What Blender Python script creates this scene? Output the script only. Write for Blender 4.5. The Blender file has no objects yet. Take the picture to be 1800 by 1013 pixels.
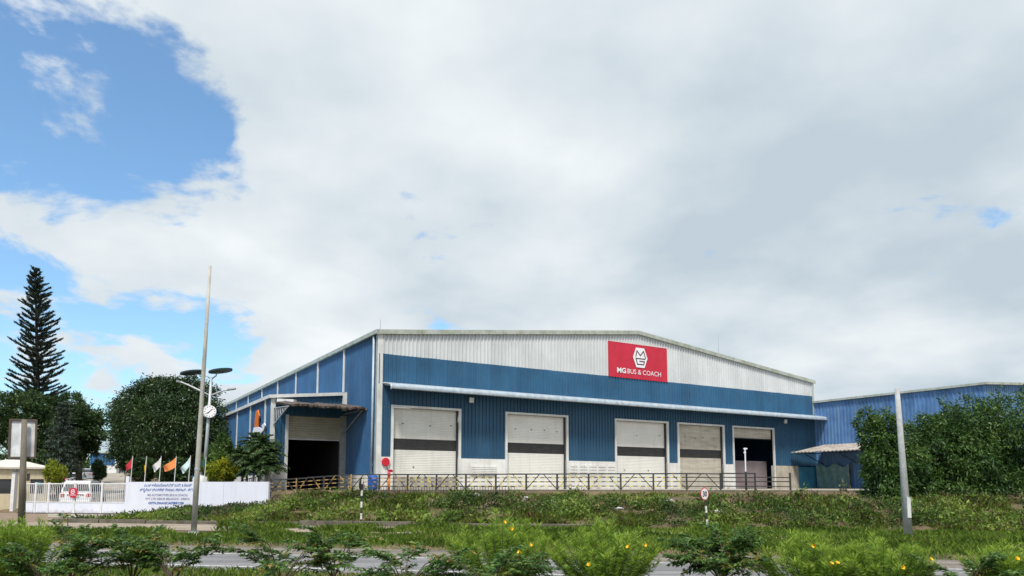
import bpy, math, random
import numpy as np
from mathutils import Vector, noise as mnoise
R = math.radians
random.seed(7)
RNG = np.random.default_rng(7)
sc = bpy.context.scene
col = sc.collection

# ------------------------------------------------------------------ camera
F_PX, CX, CY, PITCH, EYE = 1290.0, 900.0, 720.0, R(5.95), 2.0
cam_d = bpy.data.cameras.new('camera')
cam = bpy.data.objects.new('camera', cam_d)
col.objects.link(cam)
cam.location = (0, 0, EYE)
cam.rotation_euler = (R(90) + PITCH, 0, 0)
cam_d.sensor_width = 36.0
cam_d.lens = 36.0 * F_PX / 1800.0
cam_d.shift_y = (CY - 506.5) / 1800.0
cam_d.clip_end = 5000
sc.camera = cam

# ------------------------------------------------------------------ sky and sun
SUN_EL, SUN_AZ = R(58), R(190)          # azimuth clockwise from +Y (the view direction)
world = bpy.data.worlds.new('World')
sc.world = world
world.use_nodes = True
nt = world.node_tree
for n in list(nt.nodes):
    nt.nodes.remove(n)
def wn(t, **k):
    n = nt.nodes.new(t)
    for a, b in k.items():
        setattr(n, a, b)
    return n
def wl(a, b):
    nt.links.new(a, b)
def wmath(op, a, b=None, c=None):
    n = wn('ShaderNodeMath', operation=op)
    for i, v in enumerate((a, b, c)):
        if v is None:
            continue
        if isinstance(v, (int, float)):
            n.inputs[i].default_value = v
        else:
            wl(v, n.inputs[i])
    return n.outputs[0]
out = wn('ShaderNodeOutputWorld')
bg = wn('ShaderNodeBackground')
sky = wn('ShaderNodeTexSky', sky_type='NISHITA')
sky.sun_disc = False
sky.sun_elevation = SUN_EL
sky.sun_rotation = SUN_AZ
sky.air_density = 1.0
sky.dust_density = 1.2
sky.ozone_density = 1.5
tc = wn('ShaderNodeTexCoord')
sep = wn('ShaderNodeSeparateXYZ')
wl(tc.outputs['Generated'], sep.inputs[0])
zz = wmath('ADD', wmath('ABSOLUTE', sep.outputs[2]), 0.30)
px_ = wmath('DIVIDE', sep.outputs[0], zz)
py_ = wmath('DIVIDE', sep.outputs[1], zz)
comb = wn('ShaderNodeCombineXYZ')
wl(px_, comb.inputs[0]); wl(py_, comb.inputs[1]); comb.inputs[2].default_value = 3.7
nz = wn('ShaderNodeTexNoise')
nz.inputs['Scale'].default_value = 2.9
nz.inputs['Detail'].default_value = 9.0
nz.inputs['Roughness'].default_value = 0.57
nz.inputs['Distortion'].default_value = 0.25
wl(comb.outputs[0], nz.inputs['Vector'])
# more cloud towards the right of the view, open blue towards the left
cov = wn('ShaderNodeMapRange', interpolation_type='SMOOTHSTEP')
cov.inputs['From Min'].default_value = -0.56
cov.inputs['From Max'].default_value = -0.14
cov.inputs['To Min'].default_value = -0.045
cov.inputs['To Max'].default_value = 0.20
wl(sep.outputs[0], cov.inputs['Value'])
dens = wn('ShaderNodeMapRange', interpolation_type='SMOOTHSTEP')
dens.inputs['From Min'].default_value = 0.485
dens.inputs['From Max'].default_value = 0.575
wl(wmath('ADD', nz.outputs['Fac'], cov.outputs[0]), dens.inputs['Value'])
nz2 = wn('ShaderNodeTexNoise')
nz2.inputs['Scale'].default_value = 1.5
nz2.inputs['Detail'].default_value = 6.0
nz2.inputs['Roughness'].default_value = 0.5
wl(comb.outputs[0], nz2.inputs['Vector'])
cr = wn('ShaderNodeValToRGB')
cr.color_ramp.elements[0].position = 0.36
cr.color_ramp.elements[0].color = (0.50, 0.59, 0.66, 1)
cr.color_ramp.elements[1].position = 0.63
cr.color_ramp.elements[1].color = (0.86, 0.90, 0.92, 1)
wl(nz2.outputs['Fac'], cr.inputs['Fac'])
cl = wn('ShaderNodeVectorMath', operation='SCALE')
wl(cr.outputs['Color'], cl.inputs[0])
cl.inputs['Scale'].default_value = 7.5
sk = wn('ShaderNodeVectorMath', operation='MULTIPLY')
wl(sky.outputs['Color'], sk.inputs[0])
sk.inputs[1].default_value = (1.15, 1.42, 1.50)
mx = wn('ShaderNodeMix', data_type='RGBA')
wl(dens.outputs[0], mx.inputs['Factor'])
wl(sk.outputs[0], mx.inputs['A'])
wl(cl.outputs[0], mx.inputs['B'])
wl(mx.outputs['Result'], bg.inputs['Color'])
bg.inputs['Strength'].default_value = 0.105
wl(bg.outputs[0], out.inputs[0])

sun_d = bpy.data.lights.new('sun', 'SUN')
sun_d.energy = 3.2
sun_d.angle = R(10)
sun_d.color = (1.0, 0.95, 0.87)
sun = bpy.data.objects.new('sun', sun_d)
col.objects.link(sun)
sun.location = (-20, -40, 60)
sd = Vector((math.sin(SUN_AZ) * math.cos(SUN_EL), math.cos(SUN_AZ) * math.cos(SUN_EL), math.sin(SUN_EL)))
sun.rotation_euler = sd.to_track_quat('Z', 'Y').to_euler()

sc.view_settings.view_transform = 'Standard'
sc.view_settings.look = 'None'
sc.view_settings.exposure = 0.45
sc.view_settings.gamma = 1.0
sc.view_settings.use_curve_mapping = False
sc.cycles.max_bounces = 6
sc.cycles.transparent_max_bounces = 8

# ------------------------------------------------------------------ helpers
def ray(px, py):
    r = (px - CX) / F_PX
    u = (CY - py) / F_PX
    return np.array([r, math.cos(PITCH) - u * math.sin(PITCH), math.sin(PITCH) + u * math.cos(PITCH)])
O = np.array([0, 0, EYE])
def at(px, py, Y):                     # the point of a pixel's ray at depth Y
    d = ray(px, py)
    return O + d * (Y / d[1])
def gnd(px, py, z):
    d = ray(px, py)
    return O + d * ((z - EYE) / d[2])
def onplane(px, py, P, n):
    d = ray(px, py)
    return O + d * (np.dot(np.asarray(P) - O, n) / np.dot(d, n))
def V3(*a):
    return np.array(a, float)
UP = V3(0, 0, 1)
# road frame
RA = R(12)
E_U = V3(math.cos(RA), -math.sin(RA), 0)
E_V = V3(math.sin(RA), math.cos(RA), 0)
def UV(u, v, z=0.0):
    p = E_U * u + E_V * v
    p[2] = z
    return p
def to_uv(p):
    return float(np.dot(p, E_U)), float(np.dot(p, E_V))
# warehouse frame
TH = R(58.5)
FD = V3(math.sin(TH), math.cos(TH), 0)         # along the front
FN = V3(FD[1], -FD[0], 0)                      # out of the front
GD = -FN                                       # back along the side
PZ = 1.75                                      # level of the yard
d0 = ray(662, 800)
CORN = d0 * (46.0 / d0[1]); CORN[2] = 0
def FP(s, z, o=0.0):                           # front: along, height, out
    p = CORN + FD * s + FN * o
    p[2] = z
    return p
def SP(g, z, o=0.0):                           # side: back, height, out (left)
    p = CORN + GD * g - FD * o
    p[2] = z
    return p
def f_s(px, py=780):
    return float(np.dot(onplane(px, py, CORN, FN) - CORN, FD))

ORG = {}
class MB:
    def __init__(s):
        s.v = []; s.f = []
    def add(s, vs, fs):
        b = len(s.v)
        s.v.extend([tuple(map(float, p)) for p in vs])
        s.f.extend([tuple(i + b for i in f) for f in fs])
        return s
    def hexa(s, p):                    # 8 corners: bottom 4 then top 4
        return s.add(p, [(3, 2, 1, 0), (4, 5, 6, 7), (0, 1, 5, 4), (1, 2, 6, 5), (2, 3, 7, 6), (3, 0, 4, 7)])
    def obox(s, o, a, b, c):           # origin corner and three edge vectors
        o, a, b, c = map(np.asarray, (o, a, b, c))
        return s.hexa([o, o + a, o + a + b, o + b, o + c, o + a + c, o + a + b + c, o + b + c])
    def cbox(s, ctr, sx, sy, sz, ax=V3(1, 0, 0), ay=V3(0, 1, 0)):   # base centre
        ax, ay = np.asarray(ax), np.asarray(ay)
        o = np.asarray(ctr) - ax * sx / 2 - ay * sy / 2
        return s.obox(o, ax * sx, ay * sy, UP * sz)
    def tube(s, path, rad, n=8, cap=True):
        path = [np.asarray(p, float) for p in path]
        if isinstance(rad, (int, float)):
            rad = [rad] * len(path)
        vs = []
        pt = None
        for i, p in enumerate(path):
            t = path[min(i + 1, len(path) - 1)] - path[max(i - 1, 0)]
            t = t / (np.linalg.norm(t) + 1e-9)
            ref = V3(0, 0, 1) if abs(t[2]) < 0.9 else V3(1, 0, 0)
            a = np.cross(t, ref); a /= np.linalg.norm(a)
            if pt is not None and np.dot(a, pt) < 0:
                a = -a
            pt = a
            b = np.cross(t, a)
            for k in range(n):
                w = 2 * math.pi * k / n
                vs.append(p + (a * math.cos(w) + b * math.sin(w)) * rad[i])
        fs = []
        for i in range(len(path) - 1):
            for k in range(n):
                k2 = (k + 1) % n
                fs.append((i * n + k, i * n + k2, (i + 1) * n + k2, (i + 1) * n + k))
        if cap:
            fs.append(tuple(range(n))[::-1])
            fs.append(tuple((len(path) - 1) * n + k for k in range(n)))
        return s.add(vs, fs)
    def bar(s, a, b, w, h=None, up=UP):
        a, b = np.asarray(a, float), np.asarray(b, float)
        h = w if h is None else h
        t = b - a; t = t / np.linalg.norm(t)
        up = np.asarray(up, float)
        if abs(np.dot(t, up)) > 0.95:
            up = FD if abs(np.dot(t, FD)) < 0.9 else UP
        x = np.cross(t, up); x /= np.linalg.norm(x)
        y = np.cross(x, t)
        o = a - x * w / 2 - y * h / 2
        return s.obox(o, x * w, y * h, b - a)
    def disc(s, c, nrm, r, th, n=24, ry=None):
        c, nrm = np.asarray(c, float), np.asarray(nrm, float)
        ref = UP if abs(nrm[2]) < 0.9 else V3(1, 0, 0)
        a = np.cross(ref, nrm); a /= np.linalg.norm(a)
        b = np.cross(nrm, a)
        ry = r if ry is None else ry
        vs = []
        for e in (-th / 2, th / 2):
            for k in range(n):
                w = 2 * math.pi * k / n
                vs.append(c + nrm * e + a * math.cos(w) * r + b * math.sin(w) * ry)
        fs = [tuple(range(n))[::-1], tuple(range(n, 2 * n))]
        fs += [(k, (k + 1) % n, n + (k + 1) % n, n + k) for k in range(n)]
        return s.add(vs, fs)
    def prism(s, pts, vec):            # planar outline pushed along a vector
        n = len(pts)
        pts = [np.asarray(p, float) for p in pts]
        vec = np.asarray(vec, float)
        vs = pts + [p + vec for p in pts]
        fs = [tuple(range(n))[::-1], tuple(range(n, 2 * n))]
        fs += [(k, (k + 1) % n, n + (k + 1) % n, n + k) for k in range(n)]
        return s.add(vs, fs)
    def build(s, name, mat, parent=None, smooth=False, bevel=0.0):
        v = np.array(s.v, float)
        if parent is not None:
            org = ORG[parent.name]
        else:
            lo, hi = v.min(0), v.max(0)
            org = np.array([(lo[0] + hi[0]) / 2, (lo[1] + hi[1]) / 2, lo[2]])
        me = bpy.data.meshes.new(name)
        me.from_pydata([tuple(p) for p in (v - org)], [], s.f)
        me.update()
        me.materials.append(M(mat))
        o = bpy.data.objects.new(name, me)
        col.objects.link(o)
        ORG[o.name] = org
        if parent is not None:
            o.parent = parent
        else:
            o.location = org
        if smooth:
            me.polygons.foreach_set('use_smooth', [True] * len(me.polygons))
        if bevel:
            b = o.modifiers.new('bevel', 'BEVEL'); b.width = bevel; b.segments = 2; b.limit_method = 'ANGLE'
        return o
def shift_copy(o, parent, off, name=None):     # copy of a part that shares its mesh, moved by off
    c = o.copy(); col.objects.link(c)
    c.parent = parent
    c.location = Vector(o.location) + Vector(off)
    ORG[c.name] = ORG[o.name]
    return c
def tag(o, label=None, cat=None, group=None, kind=None):
    if label: o['label'] = label
    if cat: o['category'] = cat
    if group: o['group'] = group
    if kind: o['kind'] = kind
    return o
def empty(name, loc, label=None, cat=None, group=None, kind=None):
    o = bpy.data.objects.new(name, None); col.objects.link(o)
    o.location = tuple(loc); o.empty_display_size = 0.3
    ORG[o.name] = np.asarray(loc, float)
    return tag(o, label, cat, group, kind)
def quads_obj(name, verts, mat, parent=None, rnd=None, kind=None, nper=4, smooth=False):
    """verts (n, nper, 3): one face each; rnd: one value each, for the leaf colours"""
    n = len(verts)
    v = verts.reshape(-1, 3)
    if parent is not None:
        org = ORG[parent.name]
    else:
        lo, hi = v.min(0), v.max(0)
        org = np.array([(lo[0] + hi[0]) / 2, (lo[1] + hi[1]) / 2, lo[2]])
    v = v - org
    me = bpy.data.meshes.new(name)
    me.vertices.add(n * nper); me.loops.add(n * nper); me.polygons.add(n)
    me.vertices.foreach_set('co', v.astype(np.float32).ravel())
    me.loops.foreach_set('vertex_index', np.arange(n * nper, dtype=np.int32))
    me.polygons.foreach_set('loop_start', np.arange(0, n * nper, nper, dtype=np.int32))
    me.polygons.foreach_set('loop_total', np.full(n, nper, np.int32))
    me.update(calc_edges=True)
    if rnd is not None:
        a = me.attributes.new('rnd', 'FLOAT', 'FACE')
        a.data.foreach_set('value', rnd.astype(np.float32))
    me.materials.append(M(mat))
    o = bpy.data.objects.new(name, me); col.objects.link(o)
    ORG[o.name] = org
    if parent is not None: o.parent = parent
    else: o.location = org
    if kind: o['kind'] = kind
    return o
def text_faces(body, size, align='CENTER', bold=0.0, spacing=1.0):
    cu = bpy.data.curves.new('t', 'FONT')
    cu.body = body; cu.size = size; cu.align_x = align; cu.resolution_u = 3
    cu.space_character = spacing
    cu.offset = bold
    o = bpy.data.objects.new('t', cu); col.objects.link(o)
    dg = bpy.context.evaluated_depsgraph_get()
    me = bpy.data.meshes.new_from_object(o.evaluated_get(dg))
    vs = [tuple(v.co) for v in me.vertices]
    fs = [tuple(p.vertices) for p in me.polygons]
    bpy.data.objects.remove(o); bpy.data.curves.remove(cu); bpy.data.meshes.remove(me)
    return vs, fs
def put_text(mb, body, P, ax, ay, size, width=None, **k):
    vs, fs = text_faces(body, size, **k)
    if not vs: return mb
    if width:
        xs = [v[0] for v in vs]
        w = max(xs) - min(xs); c = (max(xs) + min(xs)) / 2
        vs = [((v[0] - c) * width / w, v[1], 0) for v in vs]
    return mb.add([np.asarray(P) + ax * v[0] + ay * v[1] for v in vs], fs)

# ------------------------------------------------------------------ materials
MATS = {}
def M(k):
    return MATS[k] if isinstance(k, str) else k
def pmat(name, c, rough=0.7, c2=None, scale=3.0, bump=0.0, bscale=30.0, metal=0.0, streak=None, spec=0.4, stretch=(1, 1, 1), fine=None, sheet=None, foot=None):
    """colour c broken up by noise towards c2; streak: (colour, amount) stains running down"""
    m = bpy.data.materials.new(name); m.use_nodes = True
    t = m.node_tree; N = t.nodes; L = t.links
    b = N['Principled BSDF']
    b.inputs['Roughness'].default_value = rough
    b.inputs['Metallic'].default_value = metal
    b.inputs['Specular IOR Level'].default_value = spec
    co = N.new('ShaderNodeTexCoord')
    mp = N.new('ShaderNodeMapping'); mp.inputs['Scale'].default_value = stretch
    L.new(co.outputs['Object'], mp.inputs['Vector'])
    c2 = c2 or tuple(x * 0.78 for x in c)
    nz = N.new('ShaderNodeTexNoise'); nz.inputs['Scale'].default_value = scale
    nz.inputs['Detail'].default_value = 7; nz.inputs['Roughness'].default_value = 0.62
    L.new(mp.outputs[0], nz.inputs['Vector'])
    rp = N.new('ShaderNodeValToRGB')
    rp.color_ramp.elements[0].position = 0.36; rp.color_ramp.elements[0].color = (*c2, 1)
    rp.color_ramp.elements[1].position = 0.62; rp.color_ramp.elements[1].color = (*c, 1)
    L.new(nz.outputs['Fac'], rp.inputs['Fac'])
    cur = rp.outputs['Color']
    if streak:
        mp2 = N.new('ShaderNodeMapping'); mp2.inputs['Scale'].default_value = (2.6, 2.6, 0.13)
        L.new(co.outputs['Object'], mp2.inputs['Vector'])
        n2 = N.new('ShaderNodeTexNoise'); n2.inputs['Scale'].default_value = 1.7
        n2.inputs['Detail'].default_value = 8; n2.inputs['Roughness'].default_value = 0.7
        L.new(mp2.outputs[0], n2.inputs['Vector'])
        r2 = N.new('ShaderNodeMapRange')
        r2.inputs['From Min'].default_value = 0.52; r2.inputs['From Max'].default_value = 0.74
        r2.inputs['To Max'].default_value = streak[1]
        L.new(n2.outputs['Fac'], r2.inputs['Value'])
        mx = N.new('ShaderNodeMix'); mx.data_type = 'RGBA'
        L.new(r2.outputs[0], mx.inputs['Factor']); L.new(cur, mx.inputs['A'])
        mx.inputs['B'].default_value = (*streak[0], 1)
        cur = mx.outputs['Result']
    if sheet:                                  # each sheet has faded a little differently
        dp = N.new('ShaderNodeVectorMath'); dp.operation = 'DOT_PRODUCT'; dp.inputs[1].default_value = tuple(sheet[0])
        L.new(co.outputs['Object'], dp.inputs[0])
        dv = N.new('ShaderNodeMath'); dv.operation = 'DIVIDE'; dv.inputs[1].default_value = sheet[1]; L.new(dp.outputs['Value'], dv.inputs[0])
        fl = N.new('ShaderNodeMath'); fl.operation = 'FLOOR'; L.new(dv.outputs[0], fl.inputs[0])
        wnz = N.new('ShaderNodeTexWhiteNoise'); wnz.noise_dimensions = '1D'; L.new(fl.outputs[0], wnz.inputs['W'])
        mr = N.new('ShaderNodeMapRange'); mr.inputs['To Min'].default_value = 1 - sheet[2]; mr.inputs['To Max'].default_value = 1 + sheet[2]
        L.new(wnz.outputs['Value'], mr.inputs['Value'])
        vm = N.new('ShaderNodeVectorMath'); vm.operation = 'SCALE'; L.new(cur, vm.inputs[0]); L.new(mr.outputs[0], vm.inputs['Scale'])
        cur = vm.outputs[0]
    if foot:                                   # mud splashed up from the ground: (colour, height above the object's origin)
        sx = N.new('ShaderNodeSeparateXYZ'); L.new(co.outputs['Object'], sx.inputs[0])
        n4 = N.new('ShaderNodeTexNoise'); n4.inputs['Scale'].default_value = 2.5; n4.inputs['Detail'].default_value = 7
        L.new(co.outputs['Object'], n4.inputs['Vector'])
        a4 = N.new('ShaderNodeMath'); a4.operation = 'MULTIPLY_ADD'; a4.inputs[1].default_value = foot[1] * 2.4; a4.inputs[2].default_value = -foot[1] * .9
        L.new(n4.outputs['Fac'], a4.inputs[0])
        b4 = N.new('ShaderNodeMath'); b4.operation = 'SUBTRACT'; L.new(a4.outputs[0], b4.inputs[0]); L.new(sx.outputs[2], b4.inputs[1])
        r4 = N.new('ShaderNodeMapRange'); r4.inputs['From Min'].default_value = -.1; r4.inputs['From Max'].default_value = foot[1] * .8; r4.inputs['To Max'].default_value = .75
        L.new(b4.outputs[0], r4.inputs['Value'])
        mx = N.new('ShaderNodeMix'); mx.data_type = 'RGBA'
        L.new(r4.outputs[0], mx.inputs['Factor']); L.new(cur, mx.inputs['A']); mx.inputs['B'].default_value = (*foot[0], 1)
        cur = mx.outputs['Result']
    if fine:                                   # fine speckle
        n3 = N.new('ShaderNodeTexNoise'); n3.inputs['Scale'].default_value = fine[1]
        n3.inputs['Detail'].default_value = 3
        L.new(co.outputs['Object'], n3.inputs['Vector'])
        r3 = N.new('ShaderNodeMapRange'); r3.inputs['From Min'].default_value = 0.5; r3.inputs['From Max'].default_value = 0.68
        r3.inputs['To Max'].default_value = fine[2]
        L.new(n3.outputs['Fac'], r3.inputs['Value'])
        mx = N.new('ShaderNodeMix'); mx.data_type = 'RGBA'
        L.new(r3.outputs[0], mx.inputs['Factor']); L.new(cur, mx.inputs['A'])
        mx.inputs['B'].default_value = (*fine[0], 1)
        cur = mx.outputs['Result']
    L.new(cur, b.inputs['Base Color'])
    if bump:
        nb = N.new('ShaderNodeTexNoise'); nb.inputs['Scale'].default_value = bscale; nb.inputs['Detail'].default_value = 5
        L.new(co.outputs['Object'], nb.inputs['Vector'])
        bp = N.new('ShaderNodeBump'); bp.inputs['Strength'].default_value = bump; bp.inputs['Distance'].default_value = 0.05
        L.new(nb.outputs['Fac'], bp.inputs['Height']); L.new(bp.outputs[0], b.inputs['Normal'])
    MATS[name] = m
    return m
def leafmat(name, stops, rough=0.5, trans=0.3):
    m = bpy.data.materials.new(name); m.use_nodes = True
    t = m.node_tree; N = t.nodes; L = t.links
    b = N['Principled BSDF']; b.inputs['Roughness'].default_value = rough
    b.inputs['Specular IOR Level'].default_value = 0.35
    a = N.new('ShaderNodeAttribute'); a.attribute_name = 'rnd'
    rp = N.new('ShaderNodeValToRGB')
    el = rp.color_ramp.elements
    el[0].position, el[0].color = stops[0][0], (*stops[0][1], 1)
    el[1].position, el[1].color = stops[-1][0], (*stops[-1][1], 1)
    for p, c in stops[1:-1]:
        e = el.new(p); e.color = (*c, 1)
    L.new(a.outputs['Fac'], rp.inputs['Fac'])
    L.new(rp.outputs['Color'], b.inputs['Base Color'])
    tr = N.new('ShaderNodeBsdfTranslucent'); L.new(rp.outputs['Color'], tr.inputs['Color'])
    mix = N.new('ShaderNodeMixShader'); mix.inputs[0].default_value = trans
    L.new(b.outputs[0], mix.inputs[1]); L.new(tr.outputs[0], mix.inputs[2])
    L.new(mix.outputs[0], N['Material Output'].inputs['Surface'])
    MATS[name] = m
    return m
def stripemat(name, c1, c2, period, axis_vec, duty=0.5, rough=0.6):
    """painted stripes along a direction, with worn patches"""
    m = bpy.data.materials.new(name); m.use_nodes = True
    t = m.node_tree; N = t.nodes; L = t.links
    b = N['Principled BSDF']; b.inputs['Roughness'].default_value = rough
    co = N.new('ShaderNodeTexCoord')
    dp = N.new('ShaderNodeVectorMath'); dp.operation = 'DOT_PRODUCT'
    dp.inputs[1].default_value = tuple(axis_vec)
    L.new(co.outputs['Object'], dp.inputs[0])
    md = N.new('ShaderNodeMath'); md.operation = 'DIVIDE'; md.inputs[1].default_value = period
    L.new(dp.outputs['Value'], md.inputs[0])
    fr = N.new('ShaderNodeMath'); fr.operation = 'FRACT'; L.new(md.outputs[0], fr.inputs[0])
    gt = N.new('ShaderNodeMath'); gt.operation = 'GREATER_THAN'; gt.inputs[1].default_value = duty
    L.new(fr.outputs[0], gt.inputs[0])
    mx = N.new('ShaderNodeMix'); mx.data_type = 'RGBA'
    mx.inputs['A'].default_value = (*c1, 1); mx.inputs['B'].default_value = (*c2, 1)
    L.new(gt.outputs[0], mx.inputs['Factor'])
    nz = N.new('ShaderNodeTexNoise'); nz.inputs['Scale'].default_value = 5; nz.inputs['Detail'].default_value = 6
    L.new(co.outputs['Object'], nz.inputs['Vector'])
    r = N.new('ShaderNodeMapRange'); r.inputs['From Min'].default_value = 0.52; r.inputs['From Max'].default_value = 0.66
    r.inputs['To Max'].default_value = 0.75
    L.new(nz.outputs['Fac'], r.inputs['Value'])
    m2 = N.new('ShaderNodeMix'); m2.data_type = 'RGBA'
    L.new(r.outputs[0], m2.inputs['Factor']); L.new(mx.outputs['Result'], m2.inputs['A'])
    m2.inputs['B'].default_value = (0.10, 0.06, 0.04, 1)
    L.new(m2.outputs['Result'], b.inputs['Base Color'])
    MATS[name] = m
    return m

pmat('clad_white', (0.60, 0.625, 0.64), 0.55, (0.53, 0.555, 0.57), 0.5, streak=((0.30, 0.30, 0.26), 0.45), sheet=(FD, 1.12, .05))
pmat('clad_blue', (0.030, 0.118, 0.225), 0.5, (0.023, 0.092, 0.185), 0.6, streak=((0.09, 0.15, 0.21), 0.45), sheet=(FD, 1.12, .10))
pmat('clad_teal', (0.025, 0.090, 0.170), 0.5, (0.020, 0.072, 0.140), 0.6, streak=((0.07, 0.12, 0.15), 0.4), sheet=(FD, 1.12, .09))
pmat('clad_blue_side', (0.030, 0.115, 0.250), 0.45, (0.023, 0.088, 0.200), 0.5, streak=((0.10, 0.17, 0.25), 0.5), sheet=(GD, 1.12, .09))
pmat('clad_blue_old', (0.095, 0.205, 0.400), 0.55, (0.060, 0.140, 0.300), 0.9, streak=((0.20, 0.26, 0.34), 0.7), sheet=(FN, 1.0, .15))
pmat('turquoise', (0.055, 0.27, 0.42), 0.6, (0.045, 0.18, 0.30), 1.2, streak=((0.05, 0.06, 0.06), 0.6))
pmat('trim_white', (0.70, 0.71, 0.70), 0.5, (0.55, 0.56, 0.55), 1.0, streak=((0.30, 0.27, 0.22), 0.4))
pmat('trim_grey', (0.42, 0.45, 0.42), 0.5, (0.28, 0.31, 0.24), 1.5)
pmat('plinth', (0.74, 0.74, 0.73), 0.8, (0.60, 0.59, 0.56), 0.8, 0.3, 20, streak=((0.30, 0.27, 0.22), 0.5), foot=((0.28, 0.22, 0.15), .6))
pmat('plinth_old', (0.52, 0.48, 0.40), 0.85, (0.38, 0.33, 0.26), 1.0, 0.4, 20, streak=((0.16, 0.12, 0.09), 0.8))
pmat('shutter', (0.68, 0.67, 0.63), 0.5, (0.59, 0.58, 0.54), 0.7, streak=((0.40, 0.37, 0.32), 0.3))
pmat('shutter_pale', (0.74, 0.73, 0.70), 0.5, (0.66, 0.65, 0.61), 0.5, streak=((0.42, 0.39, 0.33), 0.3), foot=((0.34, 0.30, 0.24), .5))
pmat('shutter_worn', (0.52, 0.49, 0.42), 0.55, (0.38, 0.34, 0.28), 1.3, streak=((0.22, 0.18, 0.13), 0.6), stretch=(0.5, 0.5, 3))
pmat('shutter_beige', (0.50, 0.47, 0.38), 0.5, (0.40, 0.37, 0.29), 1.0)
pmat('black_band', (0.022, 0.022, 0.024), 0.55, (0.035, 0.035, 0.036), 3.0)
pmat('door_dirt', (0.26, 0.24, 0.22), 0.8, (0.36, 0.34, 0.31), 2.0)
pmat('metal_dark', (0.045, 0.045, 0.047), 0.5, (0.03, 0.03, 0.03), 4)
pmat('inside', (0.055, 0.055, 0.06), 0.9)  # near-black; on the lean-to's inner sheets it stands in for shade
pmat('partition', (0.30, 0.25, 0.26), 0.85, (0.22, 0.17, 0.17), 0.8)
pmat('galv', (0.43, 0.50, 0.56), 0.45, (0.31, 0.37, 0.43), 2.5, metal=0.1, streak=((0.22, 0.20, 0.17), 0.3))
pmat('rust_sheet', (0.12, 0.085, 0.065), 0.85, (0.045, 0.034, 0.03), 3.2, streak=((0.24, 0.22, 0.20), 0.5))
pmat('fibre_sheet', (0.40, 0.36, 0.32), 0.9, (0.24, 0.20, 0.17), 1.5)
pmat('steel', (0.46, 0.48, 0.50), 0.45, (0.36, 0.38, 0.40), 3, metal=0.2)
pmat('red_sign', (0.56, 0.022, 0.055), 0.5, (0.48, 0.016, 0.042), 0.8)
pmat('red_paint', (0.62, 0.018, 0.045), 0.45, (0.50, 0.014, 0.03), 3)
pmat('orange_paint', (0.75, 0.19, 0.03), 0.5)
pmat('sign_white', (0.82, 0.80, 0.84), 0.5, (0.76, 0.74, 0.78), 2)
pmat('sign_dark', (0.10, 0.06, 0.09), 0.5)
pmat('blue_letters', (0.02, 0.09, 0.38), 0.6)
pmat('grey_letters', (0.20, 0.20, 0.34), 0.6)
pmat('wall_white', (0.70, 0.71, 0.79), 0.75, (0.64, 0.65, 0.73), 0.6, 0.15, 25, streak=((0.40, 0.39, 0.38), 0.28), foot=((0.25, 0.19, 0.12), .32))
pmat('gate_white', (0.72, 0.71, 0.72), 0.5, (0.60, 0.59, 0.59), 3)
pmat('cream', (0.62, 0.54, 0.38), 0.8, (0.52, 0.45, 0.31), 1.0, 0.2, 25, streak=((0.28, 0.23, 0.16), 0.35))
pmat('roof_cream', (0.66, 0.62, 0.55), 0.8, (0.50, 0.46, 0.40), 1.0)
pmat('concrete_pole', (0.46, 0.45, 0.41), 0.9, (0.27, 0.26, 0.22), 3.0, 0.4, 30, stretch=(1, 1, .3))
pmat('pole_brown', (0.17, 0.15, 0.12), 0.9, (0.10, 0.09, 0.07), 3.0, 0.4, 30, stretch=(1, 1, .3))
pmat('concrete_grey', (0.42, 0.43, 0.42), 0.9, (0.30, 0.31, 0.30), 3.0, 0.4, 30)
pmat('concrete_dark', (0.16, 0.14, 0.11), 0.9, (0.08, 0.07, 0.055), 2.0, 0.5, 20)
pmat('yard', (0.36, 0.33, 0.28), 0.95, (0.24, 0.20, 0.15), 0.5, 0.3, 10)
pmat('asphalt', (0.24, 0.235, 0.24), 0.85, (0.195, 0.19, 0.192), 0.25, 0.25, 60, stretch=(1, 1, 1), fine=((0.11, 0.105, 0.10), 9.0, 0.5))
pmat('shoulder', (0.235, 0.205, 0.170), 0.9, (0.17, 0.15, 0.125), 0.6, 0.3, 40, fine=((0.10, 0.09, 0.07), 7.0, 0.6))
pmat('road_paint', (0.66, 0.66, 0.64), 0.7, (0.42, 0.41, 0.40), 2.5, fine=((0.24, 0.235, 0.235), 12.0, 0.8))
pmat('path', (0.35, 0.29, 0.23), 0.95, (0.26, 0.21, 0.16), 0.7, 0.3, 20, fine=((0.14, 0.13, 0.07), 4.0, 0.6))
pmat('soil', (0.170, 0.120, 0.072), 0.95, (0.085, 0.070, 0.036), 0.8, 0.6, 12)
pmat('bark', (0.13, 0.10, 0.075), 0.95, (0.06, 0.045, 0.035), 8, 0.6, 15, stretch=(1, 1, .3))
pmat('bark_dark', (0.055, 0.042, 0.034), 0.95, (0.03, 0.024, 0.02), 8, 0.5, 15, stretch=(1, 1, .3))
pmat('bark_pale', (0.34, 0.31, 0.25), 0.95, (0.22, 0.20, 0.16), 6, 0.3, 15, stretch=(1, 1, .3))
pmat('twig', (0.10, 0.075, 0.045), 0.9, (0.05, 0.04, 0.025), 9)
pmat('car_white', (0.76, 0.77, 0.79), 0.25, (0.72, 0.73, 0.75), 1, spec=0.6)
pmat('car_silver', (0.50, 0.52, 0.55), 0.25, (0.46, 0.48, 0.51), 1, spec=0.6)
pmat('glass_dark', (0.02, 0.024, 0.028), 0.06, (0.02, 0.024, 0.028), 1, spec=0.8)
pmat('tyre', (0.018, 0.018, 0.018), 0.85)
pmat('tail_red', (0.45, 0.012, 0.012), 0.2)
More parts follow.
